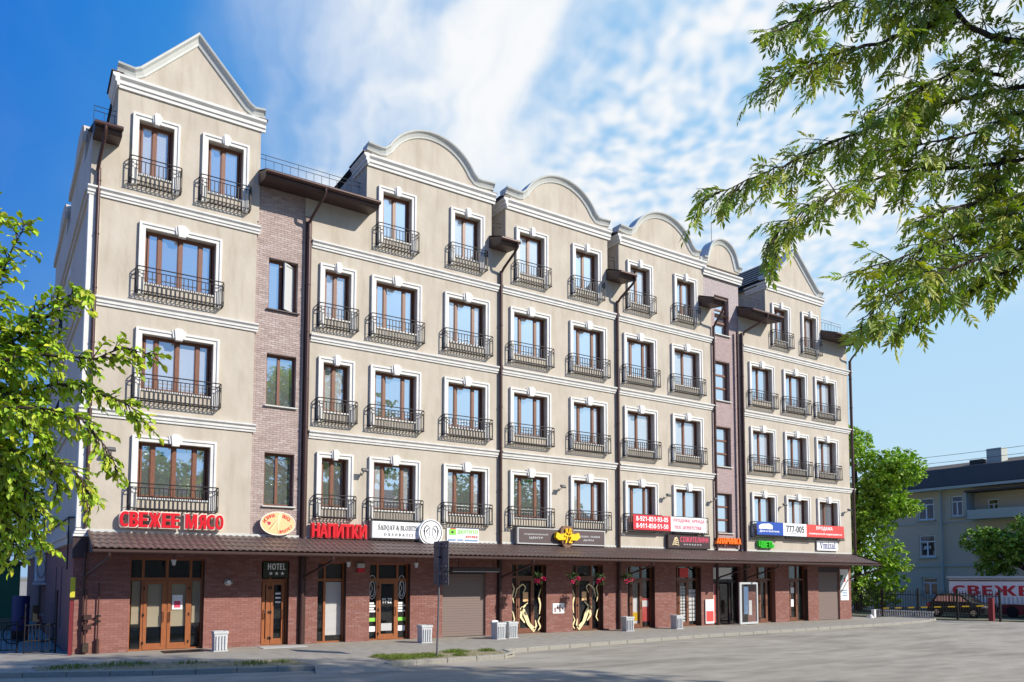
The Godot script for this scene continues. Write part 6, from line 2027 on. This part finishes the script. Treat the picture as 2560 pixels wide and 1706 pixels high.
func trees() -> void:
	var eye := Vector3(-2.05, 2.35, 27.25)
	# right: boughs reaching in over the street
	var o := thing("ash_tree", Vector3.ZERO, "tree with feathery leaves whose boughs hang into the upper right of the picture", "tree")
	build("trunk", trunk_mesh([Vector3(14.6, -0.1, 22.6), Vector3(14.4, 2.5, 22.5), Vector3(14.1, 5.5, 22.4), Vector3(13.6, 8.5, 22.5), Vector3(13.0, 10.5, 22.4), Vector3(12.6, 13.0, 22.3)], 0.34, 0.12), M.bark, o)
	var B := [
		[Vector3(13.3, 9.2, 22.45), Vector3(11.61, 10.28, 22.43), Vector3(10.86, 10.66, 21.97), Vector3(10.42, 10.78, 21.69), Vector3(9.92, 11.19, 21.4), Vector3(9.3, 12.2, 21.2)],
		[Vector3(9.96, 11.08, 21.42), Vector3(8.96, 10.56, 21.09), Vector3(7.9, 10.06, 20.71), Vector3(6.75, 9.42, 20.36)],
		[Vector3(9.92, 11.33, 21.41), Vector3(8.59, 11.15, 21.01), Vector3(7.54, 10.63, 20.65), Vector3(6.85, 10.15, 20.48)],
		[Vector3(13.4, 9.0, 22.4), Vector3(12.64, 10.5, 21.95), Vector3(11.96, 10.6, 21.5), Vector3(10.98, 10.31, 21.07), Vector3(9.82, 9.83, 20.63), Vector3(8.53, 9.16, 20.33), Vector3(7.8, 8.74, 20.06), Vector3(6.96, 8.28, 19.84), Vector3(6.2, 7.82, 19.62)],
		[Vector3(13.8, 7.4, 22.4), Vector3(12.12, 9.1, 22.08), Vector3(11.47, 9.12, 21.65), Vector3(10.1, 8.73, 21.32), Vector3(8.85, 8.4, 21.08), Vector3(7.49, 7.74, 20.74), Vector3(6.97, 7.39, 20.61), Vector3(6.45, 6.9, 20.56)],
		[Vector3(14.1, 5.5, 22.4), Vector3(12.3, 7.2, 22.5), Vector3(11.02, 7.75, 22.44), Vector3(10.43, 7.63, 22.04), Vector3(9.13, 7.23, 21.76), Vector3(8.13, 6.78, 21.56), Vector3(7.54, 6.53, 21.39)],
		[Vector3(14.1, 5.2, 22.4), Vector3(12.0, 6.8, 22.7), Vector3(10.47, 7.17, 22.63), Vector3(9.68, 6.95, 22.34), Vector3(8.86, 6.71, 22.15), Vector3(8.03, 6.32, 21.93), Vector3(7.3, 5.95, 21.76), Vector3(6.85, 5.6, 21.6)],
		[Vector3(14.1, 5.0, 22.4), Vector3(12.0, 6.7, 22.6), Vector3(10.48, 6.95, 22.62), Vector3(9.91, 6.83, 22.24), Vector3(9.15, 6.4, 21.94), Vector3(8.44, 6.1, 21.69), Vector3(7.75, 5.8, 21.4)],
		[Vector3(13.6, 8.5, 22.5), Vector3(11.63, 9.72, 22.4), Vector3(10.91, 9.6, 21.91), Vector3(9.98, 9.11, 21.63), Vector3(8.99, 8.76, 21.32), Vector3(8.22, 8.53, 21.04)],
		[Vector3(11.0, 10.4, 21.6), Vector3(10.2, 10.3, 21.4), Vector3(9.3, 9.8, 21.3), Vector3(8.5, 9.3, 21.0)],
		[Vector3(10.9, 9.0, 21.6), Vector3(10.1, 8.1, 21.7), Vector3(9.3, 7.75, 21.6), Vector3(8.6, 7.4, 21.5)],
		[Vector3(11.0, 8.6, 22.2), Vector3(10.4, 8.0, 22.2), Vector3(9.9, 7.6, 22.1), Vector3(9.3, 7.3, 22.0)]]
	bough_tree(o, B, [0.11, 0.04, 0.035, 0.05, 0.05, 0.045, 0.045, 0.04, 0.05, 0.03, 0.03, 0.03], spray(3, 0.125, 0.044, 0.05), Vector2(0.4, 0.95), 0.105, 0.085, 1.0, M.leaf_ash, 0.3, 290, eye)
	foliage(o, "upper_crown", M.leaf_ash, spray(5, 0.105, 0.03, 0.042), [[Vector3(13.5, 14.5, 23.5), Vector3(3.0, 2.2, 3.0), 1500], [Vector3(16.5, 12.0, 24.5), Vector3(2.6, 2.8, 3.0), 1200], [Vector3(10.6, 13.6, 22.5), Vector3(1.8, 1.0, 1.8), 600]], 1.6)
	# left: broad leaves in front of the corner
	o = thing("broadleaf_tree", Vector3.ZERO, "near tree with broad bright green leaves covering the left corner of the building", "tree")
	build("trunk", trunk_mesh([Vector3(-3.5, -0.1, 13.4), Vector3(-3.4, 1.5, 13.3), Vector3(-3.3, 3.5, 13.2), Vector3(-3.2, 5.0, 13.0), Vector3(-3.25, 7.0, 12.7), Vector3(-3.4, 9.0, 12.6)], 0.18, 0.06), M.bark, o)
	var C := [
		[Vector3(-3.2, 4.7, 13.1), Vector3(-3.02, 5.1, 13.69), Vector3(-2.27, 5.42, 14.2), Vector3(-1.6, 5.5, 14.64), Vector3(-1.12, 5.47, 14.95), Vector3(-0.79, 5.62, 15.18), Vector3(-0.4, 5.48, 15.43)],
		[Vector3(-3.2, 5.0, 13.0), Vector3(-3.08, 5.58, 13.09), Vector3(-2.29, 5.82, 13.62), Vector3(-1.9, 6.21, 14.02), Vector3(-1.48, 6.46, 14.44), Vector3(-1.2, 6.5, 14.76)],
		[Vector3(-3.2, 5.3, 12.9), Vector3(-3.13, 5.97, 12.49), Vector3(-2.53, 6.59, 12.93), Vector3(-2.24, 7.34, 13.17), Vector3(-2.06, 7.84, 13.34)],
		[Vector3(-3.25, 4.0, 13.2), Vector3(-2.96, 4.54, 14.28), Vector3(-1.96, 4.65, 14.94), Vector3(-1.41, 4.55, 15.29), Vector3(-1.09, 4.2, 15.59), Vector3(-0.89, 3.8, 15.68)],
		[Vector3(-3.2, 4.8, 13.0), Vector3(-3.05, 4.99, 13.06), Vector3(-2.06, 5.11, 13.71), Vector3(-1.48, 5.18, 14.34), Vector3(-1.1, 5.02, 14.81), Vector3(-0.67, 4.76, 15.19), Vector3(-0.51, 4.54, 15.27)],
		[Vector3(-3.25, 3.8, 13.2), Vector3(-2.99, 4.42, 13.65), Vector3(-2.22, 4.19, 14.13), Vector3(-1.74, 4.08, 14.44), Vector3(-1.3, 3.85, 14.71), Vector3(-1.09, 3.4, 14.8)],
		[Vector3(-3.25, 6.5, 12.8), Vector3(-3.17, 6.96, 12.54), Vector3(-2.68, 7.83, 12.93), Vector3(-2.45, 8.2, 13.1)],
		[Vector3(-3.2, 4.6, 13.1), Vector3(-2.7, 4.6, 13.8), Vector3(-2.2, 4.7, 14.2), Vector3(-1.8, 4.4, 14.4), Vector3(-1.5, 3.6, 14.5)],
		[Vector3(-3.2, 5.0, 13.0), Vector3(-2.8, 5.3, 13.4), Vector3(-2.4, 5.6, 13.5), Vector3(-1.9, 5.6, 13.9), Vector3(-1.6, 5.9, 14.2)],
		[Vector3(-3.25, 3.4, 13.2), Vector3(-2.8, 3.9, 13.7), Vector3(-2.3, 4.0, 14.1), Vector3(-1.9, 3.6, 14.3), Vector3(-1.6, 3.2, 14.4)],
		[Vector3(-3.25, 3.0, 13.2), Vector3(-2.9, 3.5, 13.6), Vector3(-2.45, 3.5, 13.9), Vector3(-2.1, 3.1, 14.0), Vector3(-1.95, 2.7, 14.0)],
		[Vector3(-3.25, 4.6, 13.0), Vector3(-2.9, 5.2, 13.5), Vector3(-2.4, 5.4, 13.8), Vector3(-2.0, 5.3, 14.0)],
		[Vector3(-3.25, 4.2, 13.0), Vector3(-2.9, 4.7, 13.4), Vector3(-2.4, 4.9, 13.8), Vector3(-1.95, 4.6, 14.1), Vector3(-1.6, 4.3, 14.3)],
		[Vector3(-3.2, 4.6, 13.1), Vector3(-2.75, 5.0, 13.4), Vector3(-2.4, 5.2, 13.6), Vector3(-2.1, 5.0, 13.9)],
		[Vector3(-3.2, 4.2, 13.1), Vector3(-2.75, 4.5, 13.4), Vector3(-2.4, 4.5, 13.6), Vector3(-2.05, 4.3, 13.9)],
		[Vector3(-3.2, 4.0, 13.1), Vector3(-2.75, 3.9, 13.4), Vector3(-2.4, 3.8, 13.6), Vector3(-2.1, 3.4, 13.9)],
		[Vector3(-3.2, 5.2, 13.0), Vector3(-2.75, 5.6, 13.2), Vector3(-2.45, 6.2, 13.3), Vector3(-2.2, 6.6, 13.5)],
		[Vector3(-3.2, 5.0, 13.0), Vector3(-2.7, 5.5, 13.3), Vector3(-2.2, 5.8, 13.7), Vector3(-1.7, 6.2, 14.2), Vector3(-1.45, 6.3, 14.5)],
		[Vector3(-3.2, 4.3, 13.2), Vector3(-2.8, 4.9, 13.8), Vector3(-2.3, 5.0, 14.0), Vector3(-1.8, 4.8, 14.3), Vector3(-1.45, 4.6, 14.5)],
		[Vector3(-3.2, 4.4, 13.2), Vector3(-2.9, 5.4, 13.3), Vector3(-2.5, 6.0, 13.4), Vector3(-2.1, 6.0, 13.8), Vector3(-1.75, 5.9, 14.2)],
		[Vector3(-3.25, 3.6, 13.2), Vector3(-2.9, 4.1, 13.6), Vector3(-2.5, 4.2, 13.8), Vector3(-2.1, 3.8, 14.0), Vector3(-1.8, 3.5, 14.1)],
		[Vector3(-3.25, 3.2, 13.2), Vector3(-2.9, 3.3, 13.5), Vector3(-2.5, 3.0, 13.7), Vector3(-2.2, 2.7, 13.8)],
		[Vector3(-3.25, 3.6, 13.2), Vector3(-2.8, 3.7, 13.6), Vector3(-2.3, 3.5, 13.9), Vector3(-1.9, 3.2, 14.1), Vector3(-1.6, 2.8, 14.2)]]
	bough_tree(o, C, [0.045, 0.04, 0.04, 0.04, 0.04, 0.04, 0.03, 0.03, 0.03, 0.03, 0.03, 0.03, 0.03, 0.03, 0.03, 0.03, 0.03, 0.03, 0.03, 0.03, 0.03, 0.03, 0.03], leaf_blade(0.115, 0.07), Vector2(0.2, 0.6), 0.06, 0.03, 1.0, M.leaf, 0.45, 290, eye, 0.6)
	# tall tree outside the right edge whose shade lies on the road
	far_tree(Vector3(20.5, 0, 31.0), "tall tree by the road outside the right edge, seen only by its shade", 21.0, [[Vector3(0, 12.5, 0), Vector3(3.2, 2.2, 3.4), 1300], [Vector3(-2.4, 15.5, -1.0), Vector3(3.0, 2.2, 2.8), 1100], [Vector3(1.8, 16.0, 1.4), Vector3(3.0, 2.4, 3.0), 1100], [Vector3(-1.5, 19.0, 0), Vector3(2.8, 2.0, 2.6), 900], [Vector3(-4.2, 12.0, -2.6), Vector3(2.2, 1.3, 1.8), 600], [Vector3(3.6, 11.6, 2.0), Vector3(2.2, 1.4, 2.0), 500], [Vector3(-5.6, 16.6, -3.0), Vector3(1.8, 1.2, 1.6), 420]], M.leaf_far, 0.34)
	# between the building and the grey house
	far_tree(Vector3(50.5, 0, -6.7), "bright green tree rising between the building and the grey house", 14.0, [[Vector3(-0.6, 12.2, -0.6), Vector3(2.2, 1.7, 2.2), 3740], [Vector3(0.3, 10.2, 2.6), Vector3(2.2, 1.6, 2.4), 3740], [Vector3(0, 8.4, 1.2), Vector3(2.5, 1.6, 2.6), 3740], [Vector3(0.2, 7.4, 3.2), Vector3(1.6, 0.8, 1.5), 1320], [Vector3(-0.8, 6.2, -1.0), Vector3(2.0, 1.6, 1.8), 2200], [Vector3(-0.9, 4.4, -0.6), Vector3(1.9, 1.8, 2.2), 2600], [Vector3(-0.9, 2.2, -0.9), Vector3(1.7, 1.8, 2.2), 2400], [Vector3(-1.4, 0.9, -1.6), Vector3(1.4, 0.9, 1.6), 1200], [Vector3(1.5, 3.2, 1.2), Vector3(1.6, 2.4, 2.0), 2400], [Vector3(1.2, 1.0, 0.2), Vector3(1.6, 1.0, 2.2), 1400], [Vector3(-0.8, 6.4, 1.6), Vector3(1.8, 1.4, 2.0), 2000]], M.leaf_bright, 0.26)
	far_tree(Vector3(54.0, 0, 3.4), "spreading dark green tree in front of the grey house, above the trailer", 7.6, [[Vector3(-0.6, 4.9, -2.4), Vector3(1.6, 1.1, 1.6), 1500], [Vector3(0, 6.0, 1.2), Vector3(1.8, 1.0, 2.2), 2340], [Vector3(-0.5, 4.6, -0.8), Vector3(2.0, 1.4, 2.2), 2700], [Vector3(-0.3, 3.8, 2.2), Vector3(2.0, 1.3, 2.4), 2340], [Vector3(0, 5.2, 4.0), Vector3(1.8, 1.6, 2.2), 2160], [Vector3(-0.2, 3.2, -2.0), Vector3(1.4, 0.9, 1.3), 900]], M.leaf_far, 0.24)
	# behind the yard at the left
	far_tree(Vector3(-2.3, 0, -36.0), "dense shaded tree behind the green shed, seen between the near leaves", 11.0, [[Vector3(0, 5.5, 0), Vector3(3.0, 2.2, 2.4), 2700], [Vector3(2.0, 8.0, -1), Vector3(2.6, 2.0, 2.2), 2160], [Vector3(-3.0, 7.6, 0), Vector3(2.6, 2.2, 2.2), 2160], [Vector3(-1.0, 10.2, 0), Vector3(2.4, 1.6, 2.0), 1620]], M.leaf_dark, 0.28)
	far_tree(Vector3(-5.6, 0, -31.0), "second tree behind the green shed, at the very left edge", 13.0, [[Vector3(0, 6.5, 0), Vector3(3.4, 2.6, 2.8), 2700], [Vector3(2.5, 9.6, -1), Vector3(2.8, 2.4, 2.4), 2160], [Vector3(-2.0, 10.6, 0), Vector3(2.8, 2.4, 2.4), 2160]], M.leaf_dark, 0.3)
	# across the street, behind the viewer: what the lower windows mirror
	for k in 4:
		far_tree(Vector3(5.0 + k * 15.0, 0, 43.0 + (k % 2) * 4.0), ["first", "second", "third", "fourth"][k] + " tree across the road behind the viewer, counted from the left", 15.0, [[Vector3(0, 8.0, 0), Vector3(4.6, 3.4, 3.4), 1500], [Vector3(3.0, 11.0, 0), Vector3(3.2, 2.4, 2.6), 900], [Vector3(-2.8, 12.0, 0), Vector3(3.0, 2.6, 2.6), 900]], M.leaf_far, 0.5, "trees across the road")
	o = thing("opposite_house", Vector3(24, 0, 54), "long pale house across the road behind the viewer", "house")
	put("wall", bx(Vector3(-34, -0.1, 0), Vector3(40, 9.5, 9)), M.far_wall, o)
	var b := MB.new()
	b.sweep_x(PackedVector2Array([Vector2(-0.6, 9.51), Vector2(9.6, 9.51), Vector2(4.5, 13.0)]), -34.6, 40.6)
	build("roof", b, M.far_roof, o)

func _ready() -> void:
	rng.seed = 20240
	materials()
	camera_and_light()
	ground()
	building()
	ground_floor()
	signs()
	street_things()
	left_yard()
	trees()
	far_right()
